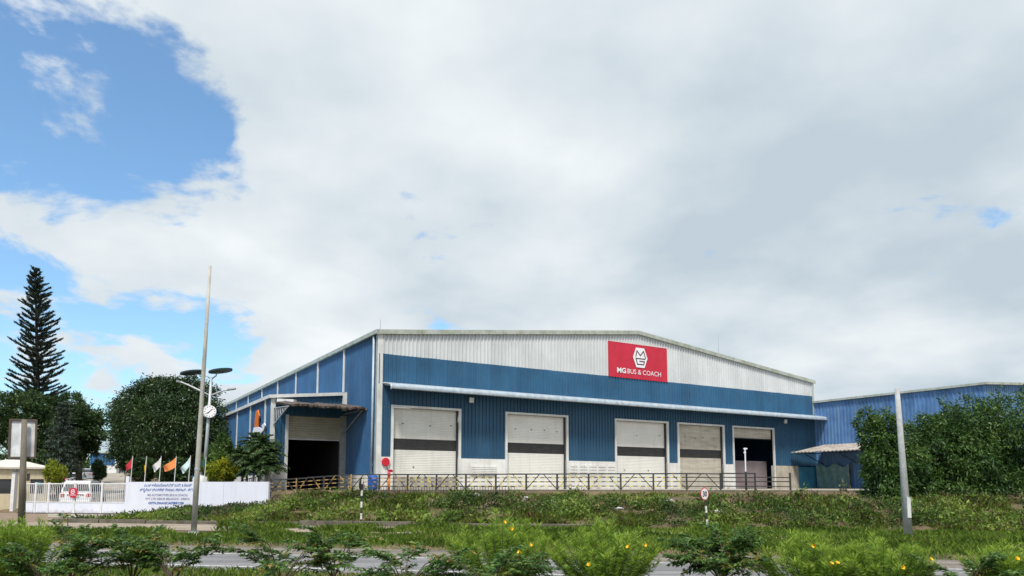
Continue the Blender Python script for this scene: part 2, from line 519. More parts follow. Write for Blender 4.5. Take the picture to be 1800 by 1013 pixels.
pmat('plate', (0.75, 0.75, 0.72), 0.5)
pmat('yellow_flag', (0.86, 0.58, 0.02), 0.8); pmat('orange_flag', (0.85, 0.27, 0.08), 0.8)
pmat('red_flag', (0.52, 0.025, 0.045), 0.8); pmat('white_flag', (0.66, 0.65, 0.62), 0.8)
pmat('pale_flag', (0.58, 0.72, 0.74), 0.8); pmat('green_flag', (0.02, 0.09, 0.06), 0.8)
pmat('solar', (0.018, 0.05, 0.055), 0.25, (0.012, 0.03, 0.035), 6)
pmat('blue_plastic', (0.02, 0.11, 0.42), 0.45)
pmat('net', (0.17, 0.28, 0.27), 0.9, (0.11, 0.19, 0.19), 2.5)
pmat('litter', (0.62, 0.62, 0.63), 0.6, (0.40, 0.38, 0.36), 5)
pmat('board_back', (0.74, 0.75, 0.76), 0.6, (0.44, 0.45, 0.46), 1.5, streak=((0.25, 0.18, 0.12), 0.6))
pmat('frame_brown', (0.10, 0.075, 0.06), 0.7)
pmat('teal_notice', (0.03, 0.35, 0.38), 0.6)
pmat('petal', (0.85, 0.52, 0.02), 0.6)
pmat('door_dark', (0.05, 0.05, 0.05), 0.6)
stripemat('rail_paint', (0.035, 0.033, 0.032), (0.62, 0.50, 0.10), 0.42, E_U, 0.5)
stripemat('rail_paint_orange', (0.04, 0.035, 0.03), (0.40, 0.25, 0.07), 0.5, E_U, 0.5)
stripemat('post_bands', (0.025, 0.025, 0.025), (0.72, 0.70, 0.62), 0.56, UP, 0.5)
leafmat('leaf_mango', [(0.0, (0.015, 0.034, 0.012)), (0.5, (0.034, 0.070, 0.020)), (0.85, (0.070, 0.120, 0.030)), (1.0, (0.11, 0.13, 0.045))], 0.40, 0.2)
leafmat('leaf_left', [(0.0, (0.018, 0.042, 0.014)), (0.5, (0.040, 0.082, 0.022)), (0.85, (0.085, 0.140, 0.032)), (1.0, (0.15, 0.19, 0.05))], 0.45, 0.28)
leafmat('leaf_pine', [(0.0, (0.020, 0.032, 0.028)), (0.6, (0.038, 0.060, 0.044)), (1.0, (0.075, 0.105, 0.06))], 0.5, 0.06)
leafmat('leaf_right', [(0.0, (0.025, 0.060, 0.015)), (0.5, (0.060, 0.125, 0.026)), (1.0, (0.14, 0.22, 0.05))], 0.45, 0.3)
leafmat('leaf_dark_sapling', [(0.0, (0.034, 0.088, 0.024)), (0.5, (0.085, 0.180, 0.040)), (0.85, (0.19, 0.29, 0.06)), (1.0, (0.32, 0.23, 0.06))], 0.4, 0.36)
leafmat('leaf_oleander', [(0.0, (0.075, 0.155, 0.016)), (0.5, (0.200, 0.340, 0.034)), (1.0, (0.40, 0.52, 0.08))], 0.5, 0.45)
leafmat('leaf_yellow', [(0.0, (0.09, 0.14, 0.012)), (0.5, (0.20, 0.26, 0.02)), (1.0, (0.42, 0.40, 0.03))], 0.5, 0.35)
leafmat('leaf_palm', [(0.0, (0.020, 0.046, 0.016)), (0.6, (0.050, 0.100, 0.030)), (1.0, (0.11, 0.17, 0.05))], 0.45, 0.15)
leafmat('weed', [(0.0, (0.030, 0.060, 0.014)), (0.30, (0.075, 0.135, 0.022)), (0.62, (0.150, 0.235, 0.036)), (0.80, (0.23, 0.30, 0.05)), (0.86, (0.22, 0.17, 0.085)), (1.0, (0.12, 0.075, 0.045))], 0.6, 0.28)
leafmat('bank_blades', [(0.0, (0.065, 0.115, 0.016)), (0.45, (0.17, 0.255, 0.032)), (0.78, (0.28, 0.35, 0.05)), (0.86, (0.30, 0.25, 0.12)), (1.0, (0.22, 0.15, 0.08))], 0.6, 0.35)
leafmat('grass', [(0.0, (0.070, 0.125, 0.016)), (0.5, (0.165, 0.270, 0.032)), (0.85, (0.27, 0.37, 0.055)), (1.0, (0.40, 0.34, 0.13))], 0.6, 0.42)
leafmat('fabric_orange', [(0, (0.75, 0.2, 0.04)), (1, (0.75, 0.2, 0.04))], 0.8, 0.1)

def wear_road(name):
    m = MATS[name]; t = m.node_tree; N = t.nodes; L = t.links; b = N['Principled BSDF']
    src = b.inputs['Base Color'].links[0].from_socket
    co = N.new('ShaderNodeTexCoord')
    mp = N.new('ShaderNodeMapping'); mp.inputs['Rotation'].default_value = (0, 0, RA); mp.inputs['Scale'].default_value = (.05, 1.5, 1)
    L.new(co.outputs['Object'], mp.inputs['Vector'])
    nz = N.new('ShaderNodeTexNoise'); nz.inputs['Scale'].default_value = 1.6; nz.inputs['Detail'].default_value = 6; L.new(mp.outputs[0], nz.inputs['Vector'])
    r1 = N.new('ShaderNodeMapRange'); r1.inputs['From Min'].default_value = .4; r1.inputs['From Max'].default_value = .65; r1.inputs['To Min'].default_value = .72; r1.inputs['To Max'].default_value = 1.12
    L.new(nz.outputs['Fac'], r1.inputs['Value'])
    vo = N.new('ShaderNodeTexVoronoi'); vo.feature = 'DISTANCE_TO_EDGE'; vo.inputs['Scale'].default_value = .45
    n2 = N.new('ShaderNodeTexNoise'); n2.inputs['Scale'].default_value = 1.5; n2.inputs['Detail'].default_value = 6; L.new(co.outputs['Object'], n2.inputs['Vector'])
    ad = N.new('ShaderNodeMix'); ad.data_type = 'RGBA'; ad.inputs['Factor'].default_value = .35; L.new(co.outputs['Object'], ad.inputs['A']); L.new(n2.outputs['Color'], ad.inputs['B'])
    L.new(ad.outputs['Result'], vo.inputs['Vector'])
    r2 = N.new('ShaderNodeMapRange'); r2.inputs['From Max'].default_value = .012; r2.inputs['To Min'].default_value = .5; L.new(vo.outputs['Distance'], r2.inputs['Value'])
    mu = N.new('ShaderNodeMath'); mu.operation = 'MULTIPLY'; L.new(r1.outputs[0], mu.inputs[0]); L.new(r2.outputs[0], mu.inputs[1])
    vm = N.new('ShaderNodeVectorMath'); vm.operation = 'SCALE'; L.new(src, vm.inputs[0]); L.new(mu.outputs[0], vm.inputs['Scale'])
    L.new(vm.outputs[0], b.inputs['Base Color'])
wear_road('asphalt'); wear_road('shoulder')

# ================================================================== the setting
def sstep(a, b, x):
    t = min(1.0, max(0.0, (x - a) / (b - a)))
    return t * t * (3 - 2 * t)
WALL_V = 38.5
def ground_h(u, v):
    if v < 15.6: base = 0.10
    elif v < 16.0: base = 0.10 * (16.0 - v) / 0.4 - 0.03
    elif v < 22.2: base = -0.03
    elif v < 22.8: base = -0.03 + 0.11 * (v - 22.2) / 0.6
    else: base = 0.08
    if v <= 33.0: return base
    # height of the compound behind the slope
    if u < -31.7: top = 0.30
    elif u < -22.3: top = 0.30 + 0.75 * (u + 31.7) / 9.4
    elif u < -20.0: top = 1.05 + (PZ - 1.05) * (u + 22.3) / 2.3
    else: top = PZ
    if v < 39.4:
        t = min(1.0, (v - 33.0) / 6.0)
        lip = .26 * sstep(-21, -18, u) * (1 - sstep(39.3, 39.4, v))
        hh = base + (top - lip - base) * (t if u < -31.7 else (t ** 0.8) * (0.75 + 0.25 * t))
        if u > -29:
            w = math.sin(math.pi * min(1, max(0, t)))
            hh += 0.16 * w * mnoise.noise(Vector((u * 0.35, v * 0.6, 2.0))) 
        return hh
    if u < -31.0: drive = 0.30
    else: drive = top + (PZ - top) * sstep(0, 2.0, v - 39.4)
    if u < -20:
        k = sstep(-20, -31, u)
        drive = (1 - k) * PZ + k * (0.30 + min(3.6, 0.066 * (v - 39.4))) if v > 41.4 else drive
    return drive
def gh(p):
    u, v = to_uv(p)
    return ground_h(u, v)
us = np.concatenate([[-900, -400, -200, -120], np.arange(-90, 60.1, 0.75), [70, 100, 200, 400, 900]])
vs_ = np.concatenate([[-400, -100, -30, 0, 8, 12], np.arange(14, 46, 0.4), np.arange(46, 130, 3.0), [150, 250, 500, 1200, 2500]])
mb = MB()
gv = [[0, 0, 0]] * 0
nu, nv = len(us), len(vs_)
for v in vs_:
    for u in us:
        gv.append(UV(u, v, ground_h(u, v)))
mb.add(gv, [(j * nu + i, j * nu + i + 1, (j + 1) * nu + i + 1, (j + 1) * nu + i) for j in range(nv - 1) for i in range(nu - 1)])
tag(mb.build('ground', 'soil', smooth=True), kind='structure')
def strip(name, mat, v0, v1, z, u0=-300, u1=300, n=60):
    m = MB()
    uu = np.linspace(u0, u1, n)
    vs = []
    for u in uu:
        vs += [UV(u, v0, z), UV(u, v1, z)]
    m.add(vs, [(2 * i, 2 * i + 2, 2 * i + 3, 2 * i + 1) for i in range(n - 1)])
    return tag(m.build(name, mat), kind='structure')
strip('road', 'asphalt', 15.9, 20.1, 0.0)
strip('road_shoulder', 'shoulder', 20.1, 22.35, 0.0)
strip('road_edge_line', 'road_paint', 16.72, 16.86, 0.005)
strip('road_lane_line', 'road_paint', 19.78, 19.92, 0.005)
strip('footpath', 'path', 28.2, 32.85, 0.105, -120, 14)
# brick apron in front of the gate: the bond is finer than the picture resolves
m = bpy.data.materials.new('brick_apron'); m.use_nodes = True
t_ = m.node_tree; b_ = t_.nodes['Principled BSDF']; b_.inputs['Roughness'].default_value = 0.9
co_ = t_.nodes.new('ShaderNodeTexCoord'); mp_ = t_.nodes.new('ShaderNodeMapping')
mp_.inputs['Rotation'].default_value = (0, 0, R(45)); t_.links.new(co_.outputs['Object'], mp_.inputs['Vector'])
bk_ = t_.nodes.new('ShaderNodeTexBrick'); bk_.inputs['Scale'].default_value = 2.6
bk_.inputs['Color1'].default_value = (0.34, 0.22, 0.14, 1); bk_.inputs['Color2'].default_value = (0.26, 0.17, 0.11, 1)
bk_.inputs['Mortar'].default_value = (0.13, 0.11, 0.085, 1); bk_.inputs['Mortar Size'].default_value = 0.05
t_.links.new(mp_.outputs[0], bk_.inputs['Vector']); t_.links.new(bk_.outputs['Color'], b_.inputs['Base Color'])
MATS['brick_apron'] = m
m = MB()
apu = np.linspace(-46, -29.5, 24); apv = np.linspace(33.0, 39.0, 10)
m.add([UV(u, v, ground_h(min(u, -31.8), v) + 0.012 + 0.02 * (u > -31)) for v in apv for u in apu],
      [(j * 24 + i, j * 24 + i + 1, (j + 1) * 24 + i + 1, (j + 1) * 24 + i) for j in range(9) for i in range(23)])
tag(m.build('brick_apron', 'brick_apron'), kind='structure')
# yard and drive behind the wall
m = MB()
yu = np.linspace(-22, 60, 40); yv = np.linspace(39.7, 118, 40)
m.add([UV(u, v, ground_h(u, v) + 0.012) for v in yv for u in yu], [(j * 40 + i, j * 40 + i + 1, (j + 1) * 40 + i + 1, (j + 1) * 40 + i) for j in range(39) for i in range(39)])
tag(m.build('yard', 'yard'), kind='structure')
m = MB()
# drive: runs back from the gate between the trees
drv = []
for k in range(30):
    Y = 42.5 + k * 3.0
    xl = (92 - 900) / F_PX * Y; xr = (222 - 900) / F_PX * Y
    for x in np.linspace(xl, xr, 6):
        p = V3(x, Y, 0); p[2] = gh(p) + 0.02
        drv.append(p)
m.add(drv, [(j * 6 + i, j * 6 + i + 1, (j + 1) * 6 + i + 1, (j + 1) * 6 + i) for j in range(29) for i in range(5)])
tag(m.build('drive', 'yard'), kind='structure')
# concrete edge of the platform
m = MB(); m.obox(UV(-17.5, 39.55, PZ - 0.2), E_U * 42, E_V * 0.42, UP * 0.235)
tag(m.build('platform_edge', 'concrete_dark'), kind='structure')
# low kerb at the foot of the slope, broken into lengths
kerb = empty('kerb', UV(-30, 32.95, 0), kind='structure')
u = -31.5
kb = None
while u < -4:
    L = 2.9 + random.uniform(-.2, .2)
    m = MB(); m.obox(UV(u, 32.85 + random.uniform(-.04, .04), 0.0), E_U * (L - .05), E_V * .28, UP * (0.31 + random.uniform(-.05, .03)))
    m.build('kerb_stone', 'concrete_dark', kerb, bevel=0.02)
    u += L

# ================================================================== corrugated sheet
def corr(mb, P, s0, s1, zb, zt, pitch=0.28, depth=0.065, o=0.0, crest=0.05):
    """ribbed sheet: P(s, z, out); zb, zt numbers or functions of s"""
    fb = zb if callable(zb) else (lambda s: zb)
    ft = zt if callable(zt) else (lambda s: zt)
    ss = [(s0, 0.0)]
    k = math.floor(s0 / pitch)
    while k * pitch < s1 + pitch:
        b = k * pitch
        for ds, d in ((0.0, 0), (0.03, 1), (0.03 + crest, 1), (0.06 + crest, 0)):
            if s0 + 1e-4 < b + ds < s1 - 1e-4:
                ss.append((b + ds, d))
        k += 1
    ss.append((s1, 0.0))
    vs = []
    for s, d in ss:
        vs += [P(s, fb(s), o + d * depth), P(s, ft(s), o + d * depth)]
    return mb.add(vs, [(2 * i, 2 * i + 2, 2 * i + 3, 2 * i + 1) for i in range(len(ss) - 1)])
def ribs_h(mb, P, s0, s1, z0, z1, pitch=0.11, depth=0.009, o=0.0):
    """roller shutter curtain: rounded horizontal slats"""
    n = max(1, int(round((z1 - z0) / pitch)))
    zs = []
    for i in range(n):
        a = z0 + (z1 - z0) * i / n; h = (z1 - z0) / n
        zs += [(a, 0), (a + h * .3, depth), (a + h * .75, depth), (a + h * .97, 0)]
    zs.append((z1, 0))
    vs = []
    for z, d in zs:
        vs += [P(s0, z, o + d), P(s1, z, o + d)]
    return mb.add(vs, [(2 * i, 2 * i + 1, 2 * i + 3, 2 * i + 2) for i in range(len(zs) - 1)])

# ================================================================== the warehouse
WL, WD = 43.2, 57.0                    # length of the front, depth of the side
EAVE, RIDGE, RS = 11.75, 14.1, 21.6
def gable(s):
    return EAVE + (RIDGE - EAVE) * (s / RS if s < RS else (WL - s) / (WL - RS)) + 0.0
wh = empty('warehouse', FP(WL / 2, PZ), 'large blue and white ribbed metal factory shed with a low gable and roller doors', 'warehouse')
DOORS = [(1.05, 5.72), (9.5, 14.55), (19.25, 24.45), (25.75, 30.85), (32.15, 37.2)]
DTOP, PLT, SPLIT = 7.0, 3.83, 10.38
m = MB(); corr(m, FP, 0.0, WL, SPLIT, lambda s: gable(s) - 0.02); m.build('upper_cladding', 'clad_white', wh)
def split_edge(s):
    return SPLIT + 0.03 * mnoise.noise(Vector((s * 0.9, 0, 0)))
m = MB(); corr(m, FP, 0.0, WL, 8.45, split_edge, o=0.004); m.build('middle_cladding', 'clad_blue', wh)
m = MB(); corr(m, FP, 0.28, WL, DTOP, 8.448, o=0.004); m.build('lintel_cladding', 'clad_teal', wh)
edges = [0.28] + [x for d in DOORS for x in d] + [WL]
for i in range(0, len(edges), 2):
    a, b = edges[i], edges[i + 1]
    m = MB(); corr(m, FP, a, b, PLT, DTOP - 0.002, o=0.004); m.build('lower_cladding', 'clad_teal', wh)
    if i < 10:
        m = MB(); m.obox(FP(a, PZ - 0.3, -0.22), FD * (b - a), FN * 0.30, UP * (PLT - PZ + 0.3 - 0.003)); m.build('plinth_wall', 'plinth', wh)
    else:
        m = MB(); m.obox(FP(a, PZ - 0.3, -0.22), FD * 3.3, FN * 0.30, UP * (PLT - PZ + 0.27)); m.build('plinth_wall', 'plinth_old', wh)
        m = MB(); m.obox(FP(a + 3.303, PZ - 0.3, -0.22), FD * (b - a - 3.303), FN * 0.27, UP * (PLT - PZ + 0.2)); m.build('plinth_wall', 'turquoise', wh)
for i, (a, b) in enumerate(DOORS):
    fr = MB()
    fr.obox(FP(a - 0.16, PZ, 0.0), FD * 0.16, FN * 0.14, UP * (DTOP - PZ + 0.14))
    fr.obox(FP(b, PZ, 0.0), FD * 0.16, FN * 0.14, UP * (DTOP - PZ + 0.14))
    fr.obox(FP(a, DTOP, 0.0), FD * (b - a), FN * 0.14, UP * 0.14)
    fr.build('door_frame', 'trim_white', wh)
    rec = -0.16
    sm = ('shutter', 'shutter_pale', 'shutter_pale', 'shutter_worn', 'shutter_worn')[i]
    z0 = PZ + (0.0 if i < 4 else 4.55)
    dr = MB()
    if i < 4:
        ribs_h(dr, FP, a, b, PZ, 4.30, o=rec); ribs_h(dr, FP, a, b, 5.02 if i != 3 else 5.0, DTOP, o=rec)
        d_ = dr.build('roller_shutter', sm, wh)
        bd = MB(); ribs_h(bd, FP, a, b, 4.30, 5.02 if i != 3 else 5.0, o=rec + 0.002); bd.build('black_band', 'black_band', d_)
        gd = MB(); gd.obox(FP(b - 0.10, PZ, rec + .02), FD * 0.10, FN * 0.10, UP * (DTOP - PZ)); gd.build('guide_rail', 'metal_dark', d_)
        if i == 0:
            kk = MB(); kk.obox(FP(a, PZ, rec + .02), FD * (b - a - .1), FN * 0.03, UP * 0.85); kk.build('bottom_board', 'door_dirt', d_)
        # dents and handles
        for q in range(4):
            s_ = a + (b - a) * (q + random.uniform(.2, .8)) / 4
            hb = MB(); hb.obox(FP(s_, random.choice([5.9, 5.97, 3.2]), rec + .015), FD * .10, FN * .03, UP * .05); hb.build('slot', 'metal_dark', d_)
    else:
        ribs_h(dr, FP, a, b, 6.15, DTOP, o=rec); d_ = dr.build('roller_shutter', 'shutter_worn', wh)
        bb = MB(); bb.obox(FP(a, 6.08, rec - .02), FD * (b - a), FN * .06, UP * .07); bb.build('bottom_bar', 'metal_dark', d_)
        tag(d_, 'raised weathered roller shutter')
# floor, back, far side and roof
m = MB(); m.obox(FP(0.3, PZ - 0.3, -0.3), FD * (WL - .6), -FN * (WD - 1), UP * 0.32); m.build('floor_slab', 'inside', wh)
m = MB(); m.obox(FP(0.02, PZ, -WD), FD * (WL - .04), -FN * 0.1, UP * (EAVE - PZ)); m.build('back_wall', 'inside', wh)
m = MB(); m.obox(FP(WL - 0.003, PZ, -0.05), FD * 0.08, -FN * (WD), UP * (EAVE - PZ)); m.build('side_wall', 'clad_blue', wh)
m = MB(); m.obox(FP(32.0, PZ, -0.9), FD * 5.4, -FN * 0.1, UP * 2.45); m.build('inner_partition', 'partition', wh)
m = MB()
for s_ in (0, 1):
    a, b = (-0.18, RS) if s_ == 0 else (RS, WL + 0.18)
    za, zb = gable(max(a, 0)) + (-.02 if a < 0 else 0), gable(min(b, WL))
    m.hexa([FP(a, za, 0.16), FP(b, zb, 0.16), FP(b, zb, -WD), FP(a, za, -WD), FP(a, za + .1, 0.16), FP(b, zb + .1, 0.16), FP(b, zb + .1, -WD), FP(a, za + .1, -WD)])
m.build('roof', 'galv', wh)
n_seg = 14                             # edge flashing in lengths, joints proud
for k in range(n_seg):
    a, b = -0.2 + (WL + .4) * k / n_seg, -0.2 + (WL + .4) * (k + 1) / n_seg - 0.02
    if a < RS < b: cuts = [(a, RS), (RS, b)]
    else: cuts = [(a, b)]
    m = MB()
    for (a2, b2) in cuts:
        za, zb = gable(min(max(a2, 0), WL)), gable(min(max(b2, 0), WL))
        m.hexa([FP(a2, za - .16, 0.07), FP(b2, zb - .16, 0.07), FP(b2, zb - .16, 0.2), FP(a2, za - .16, 0.2),
                FP(a2, za + .13, 0.07), FP(b2, zb + .13, 0.07), FP(b2, zb + .13, 0.2), FP(a2, za + .13, 0.2)])
    m.build('edge_flashing', 'trim_grey', wh)
# corner trims and downpipe
m = MB(); m.obox(FP(-0.06, PZ, 0.0), FD * 0.34, FN * 0.06, UP * (EAVE - PZ - .1)); m.build('corner_trim', 'trim_white', wh)
m = MB(); m.obox(SP(0.05, PZ, 0.0), GD * 0.30, -FD * 0.05, UP * (EAVE - PZ - .1)); m.build('corner_trim', 'trim_grey', wh)
m = MB(); m.tube([SP(0.55, PZ + .2, 0.12), SP(0.55, EAVE - .2, 0.12)], 0.075, 10); m.build('downpipe', 'galv', wh, True)
m = MB(); m.obox(FP(WL - .25, 8.6, 0.05), FD * 0.27, FN * 0.03, UP * (gable(WL) - 8.8)); m.build('corner_trim', 'trim_grey', wh)
# side wall
m = MB(); corr(m, SP, 0.3, WD, 2.75, EAVE - 0.05); m.build('side_cladding', 'clad_blue_side', wh)
m = MB(); m.obox(SP(0.35, PZ - .3, -0.2), GD * 5.6, -FD * 0.27, UP * (2.74 - PZ + .3)); m.build('plinth_wall', 'plinth', wh)
m = MB(); m.hexa([SP(-.2, EAVE - .12, .02), SP(WD, EAVE - .12, .02), SP(WD, EAVE - .12, .24), SP(-.2, EAVE - .12, .24), SP(-.2, EAVE + .14, .02), SP(WD, EAVE + .14, .02), SP(WD, EAVE + .14, .24), SP(-.2, EAVE + .14, .24)])
m.build('eave_gutter', 'trim_grey', wh)
BAYS = [6.35 + 6.25 * k for k in range(8)]
for g_ in BAYS:
    m = MB(); m.obox(SP(g_, 7.6 if g_ > 7 else 8.6, 0.04), GD * 0.22, -FD * 0.08, UP * (EAVE - (7.6 if g_ > 7 else 8.6) - .1)); m.build('side_batten', 'trim_white', wh)
# long canopy over the roller doors: bull-nosed ribbed sheet
def nose(k):                            # profile: out, height
    P = [(0.02, 8.56), (0.7, 8.46), (1.15, 8.36)]
    for i in range(1, 7):
        a = R(90) - R(110) * i / 6
        P.append((1.15 + 0.25 * math.cos(a), 8.11 + 0.25 * math.sin(a)))
    return P
m = MB()
prof = nose(0); cs = np.arange(0.35, 43.95, 0.085)
vs = []
for j, s_ in enumerate(cs):
    d = 0.016 if j % 2 else -0.012
    vs += [FP(s_, z + d * (0.7), o + d * (0.3 + .7 * (o > 1.2))) for o, z in prof]
npf = len(prof)
m.add(vs, [(j * npf + i, (j + 1) * npf + i, (j + 1) * npf + i + 1, j * npf + i + 1) for j in range(len(cs) - 1) for i in range(npf - 1)])
cn = m.build('canopy', 'galv', wh, True)
m = MB()
vs = [FP(cs[0] - .03, z, o) for o, z in prof] + [FP(cs[0] - .03, z - .07, o - (.05 if o > 1.2 else 0)) for o, z in prof][::-1]
m.prism(vs, FD * 0.05); m.build('end_cap', 'trim_white', cn)
m = MB()
vs = [FP(cs[-1] - .03, z, o) for o, z in prof] + [FP(cs[-1] - .03, z - .07, o - (.05 if o > 1.2 else 0)) for o, z in prof][::-1]
m.prism(vs, FD * 0.05); m.build('end_cap', 'trim_white', cn)
for k in range(10):
    s_ = 0.42 + k * 4.77
    m = MB(); m.bar(FP(s_, 8.40, 0.05), FP(s_, 8.24, 1.15), 0.05)
    m.build('bracket', 'steel', cn)
m = MB(); m.bar(FP(.4, 8.05, 1.1), FP(43.9, 8.05, 1.1), .05); m.build('purlin', 'steel', cn)
# louvre box and block screens in the plinth
m = MB(); m.obox(FP(6.6, 2.72, 0.085), FD * 2.0, FN * 0.06, UP * 0.62); lv = m.build('louvre', 'trim_white', wh)
for k in range(5):
    m = MB(); m.hexa([FP(6.66, 2.76 + k * .115, .16), FP(8.54, 2.76 + k * .115, .16), FP(8.54, 2.78 + k * .115, .2), FP(6.66, 2.78 + k * .115, .2), FP(6.66, 2.84 + k * .115, .146), FP(8.54, 2.84 + k * .115, .146), FP(8.54, 2.86 + k * .115, .19), FP(6.66, 2.86 + k * .115, .19)])
    m.build('louvre_blade', 'plinth', lv)
blk0 = None
for cx_ in range(5):
    for cz in range(4):
        s_, z_ = 14.85 + cx_ * 0.88, 2.75 + cz * 0.22
        m = MB(); m.obox(FP(s_, z_, 0.084), FD * 0.66, FN * 0.03, UP * 0.13)
        m.build('vent_block', 'plinth', wh)

# wall lights
def wall_light(p, nm, lab):
    e = empty('wall_light', p, lab, 'light', 'floodlights on the warehouse front')
    m = MB(); m.obox(p + FN * .12 - FD * .16 + UP * 0, FD * .32, FN * .1 - UP * .03, UP * .34 + FN * .05); m.build('housing', 'trim_white', e)
    m = MB(); m.bar(p + UP * .2, p + FN * .14 + UP * .2, .05); m.build('bracket', 'metal_dark', e)
p_ = FP(f_s(826, 699), 7.62, 0.03); wall_light(p_, 0, 'white square floodlight under the canopy between the two leftmost roller doors')
p_ = FP(f_s(1377, 735), 8.0 - .35, 0.03); wall_light(p_, 1, 'white floodlight under the far right end of the long canopy')

# hanging banner with the company mark
s0, s1 = f_s(1069, 630), f_s(1171, 640)
zt0 = onplane(1069, 600, CORN, FN)[2]; zb0 = onplane(1069, 661, CORN, FN)[2]
zt1, zb1 = zt0 - .02, zb0 - .03
bn = empty('sign_board', FP((s0 + s1) / 2, zb0), 'red company banner with white hexagon emblem on the warehouse gable', 'sign')
m = MB()
nb = 12
fv = []
for k in range(nb + 1):
    t = k / nb
    o_ = 0.075 + .008 * math.sin(k * 2.1)
    fv += [FP(s0 + (s1 - s0) * t, zb0 + (zb1 - zb0) * t, o_), FP(s0 + (s1 - s0) * t, zt0 + (zt1 - zt0) * t, o_)]
m.add(fv, [(2 * i, 2 * i + 2, 2 * i + 3, 2 * i + 1) for i in range(nb)])
m.build('banner', 'red_sign', bn)
m = MB()
for (a, b) in ((FP(s0, zb0, .06), FP(s0, zt0, .06)), (FP(s1, zb1, .06), FP(s1, zt1, .06)), (FP(s0, zb0, .06), FP(s1, zb1, .06)), (FP(s0, zt0, .06), FP(s1, zt1, .06))):
    m.bar(a, b, .05, .04)
m.build('banner_frame', 'red_paint', bn)
W_, H_ = s1 - s0, zt0 - zb0
def BP(x, y, o=.104): return FP(s0 + x * W_, zb0 + y * H_, o)
hx, hy = 0.525, 0.62
hexw, hexh = 0.125 * W_, 0.29 * H_
hc = BP(hx, hy)
HEX = [(-.56, 1), (.56, 1), (1, .0), (.56, -1), (-.56, -1), (-1, .0)]
m = MB(); m.prism([hc + FD * hexw * a + UP * hexh * b for a, b in HEX], FN * .015); m.build('emblem_hexagon', 'sign_white', bn)
def strokes(mb, pts, c, sx, sy, w, o):
    for a, b in zip(pts[:-1], pts[1:]):
        mb.bar(c + FD * a[0] * sx + UP * a[1] * sy + FN * o, c + FD * b[0] * sx + UP * b[1] * sy + FN * o, .012, w, up=UP if abs(a[0] - b[0]) > .08 else FD)
def flat_strokes(mb, pts, c, ax, ay, nrm, sx, sy, w, o):
    for a, b in zip(pts[:-1], pts[1:]):
        A = c + ax * a[0] * sx + ay * a[1] * sy + nrm * o; B = c + ax * b[0] * sx + ay * b[1] * sy + nrm * o
        t = (B - A) / np.linalg.norm(B - A); q = np.cross(nrm, t) * w / 2
        A = A - t * w * .4; B = B + t * w * .4
        mb.prism([A - q, B - q, B + q, A + q], nrm * .008)
m = MB()
flat_strokes(m, [(-.62, .10), (-.45, .68), (0, .22), (.45, .68), (.70, .04), (.62, -.10), (-.62, -.10), (-.42, -.68), (.42, -.68), (.56, -.36), (-.10, -.36)], hc, FD, UP, FN, hexw, hexh, .085, .02)
m.build('emblem_mark', 'sign_dark', bn)
m = MB()
put_text(m, 'MG', BP(0.205, 0.125, .105), FD, UP, 0.55, width=W_ * .15, bold=.016)
put_text(m, 'BUS & COACH', BP(0.595, 0.125, .105), FD, UP, 0.53, width=W_ * .58)
m.build('banner_lettering', 'sign_white', bn)

# fire bell disc and hydrant by the corner
e = empty('fire_gong', FP(.72, 3.1, .1), 'round red fire alarm disc on the white plinth at the corner', 'alarm')
m = MB(); m.disc(FP(.55, 3.50, .16), FN, .27, .1, 20); m.build('gong', 'red_paint', e, bevel=.03)
m = MB(); m.tube([FP(.6, 3.3, .15), FP(.75, 2.9, .12), FP(.82, 2.5, .12), FP(.8, 2.2, .12)], .02, 6); m.build('cable', 'metal_dark', e)
hp = FP(.2, PZ, 1.6)
e = empty('fire_hydrant', hp, 'slim red and orange standpipe hydrant behind the railing at the building corner', 'hydrant')
m = MB(); m.tube([hp, hp + UP * .75], .085, 10); m.build('lower_pipe', 'orange_paint', e, True)
m = MB(); m.tube([hp + UP * .75, hp + UP * 1.12], .085, 10); m.tube([hp + UP * 1.05 - FD * .0, hp + UP * 1.13, hp + UP * 1.18 + FD * .14, hp + UP * 1.13 + FD * .22], .075, 8); m.build('outlet', 'red_paint', e, True)
m = MB(); m.disc(hp + UP * 1.22 + FD * .05, UP, .12, .04, 14); m.build('valve_wheel', 'red_paint', e)
# lightning rods on the roof
for (px, s_, lab) in ((651, 0.2, 'short thin lightning rod at the left corner of the warehouse roof'), (1268, f_s(1268, 620), 'tall thin lightning rod on the right slope of the warehouse roof')):
    p = FP(s_, gable(s_) + .1, -0.3)
    e = empty('lightning_rod', p, lab, 'lightning rod')
    hgt = .8 if px < 700 else 1.9
    m = MB(); m.tube([p, p + UP * hgt], [.03, .012], 6); m.build('rod', 'steel', e)
    m = MB(); m.disc(p + UP * .04, UP, .1, .08, 10); m.build('base', 'steel', e)

# ================================================================== lean-to along the side
LO, LG = 5.1, 6.0                       # how far out, where it starts
lt = empty('side_annex', SP(LG, PZ, LO / 2), 'blue metal lean-to along the left side of the warehouse with open roller door', 'annex')
m = MB(); corr(m, lambda s, z, o: SP(s, z, LO + o), LG, WD, 2.75, 7.85); m.build('side_cladding', 'clad_blue_side', lt)
m = MB(); m.obox(SP(LG, PZ - .4, LO - .25), GD * (WD - LG), -FD * .3, UP * (2.74 - PZ + .4)); m.build('plinth_wall', 'plinth', lt)
m = MB(); m.hexa([SP(LG - .2, 7.80, LO - .02), SP(WD, 7.80, LO - .02), SP(WD, 7.80, LO + .22), SP(LG - .2, 7.80, LO + .22), SP(LG - .2, 8.02, LO - .02), SP(WD, 8.02, LO - .02), SP(WD, 8.02, LO + .22), SP(LG - .2, 8.02, LO + .22)]); m.build('eave_gutter', 'trim_white', lt)
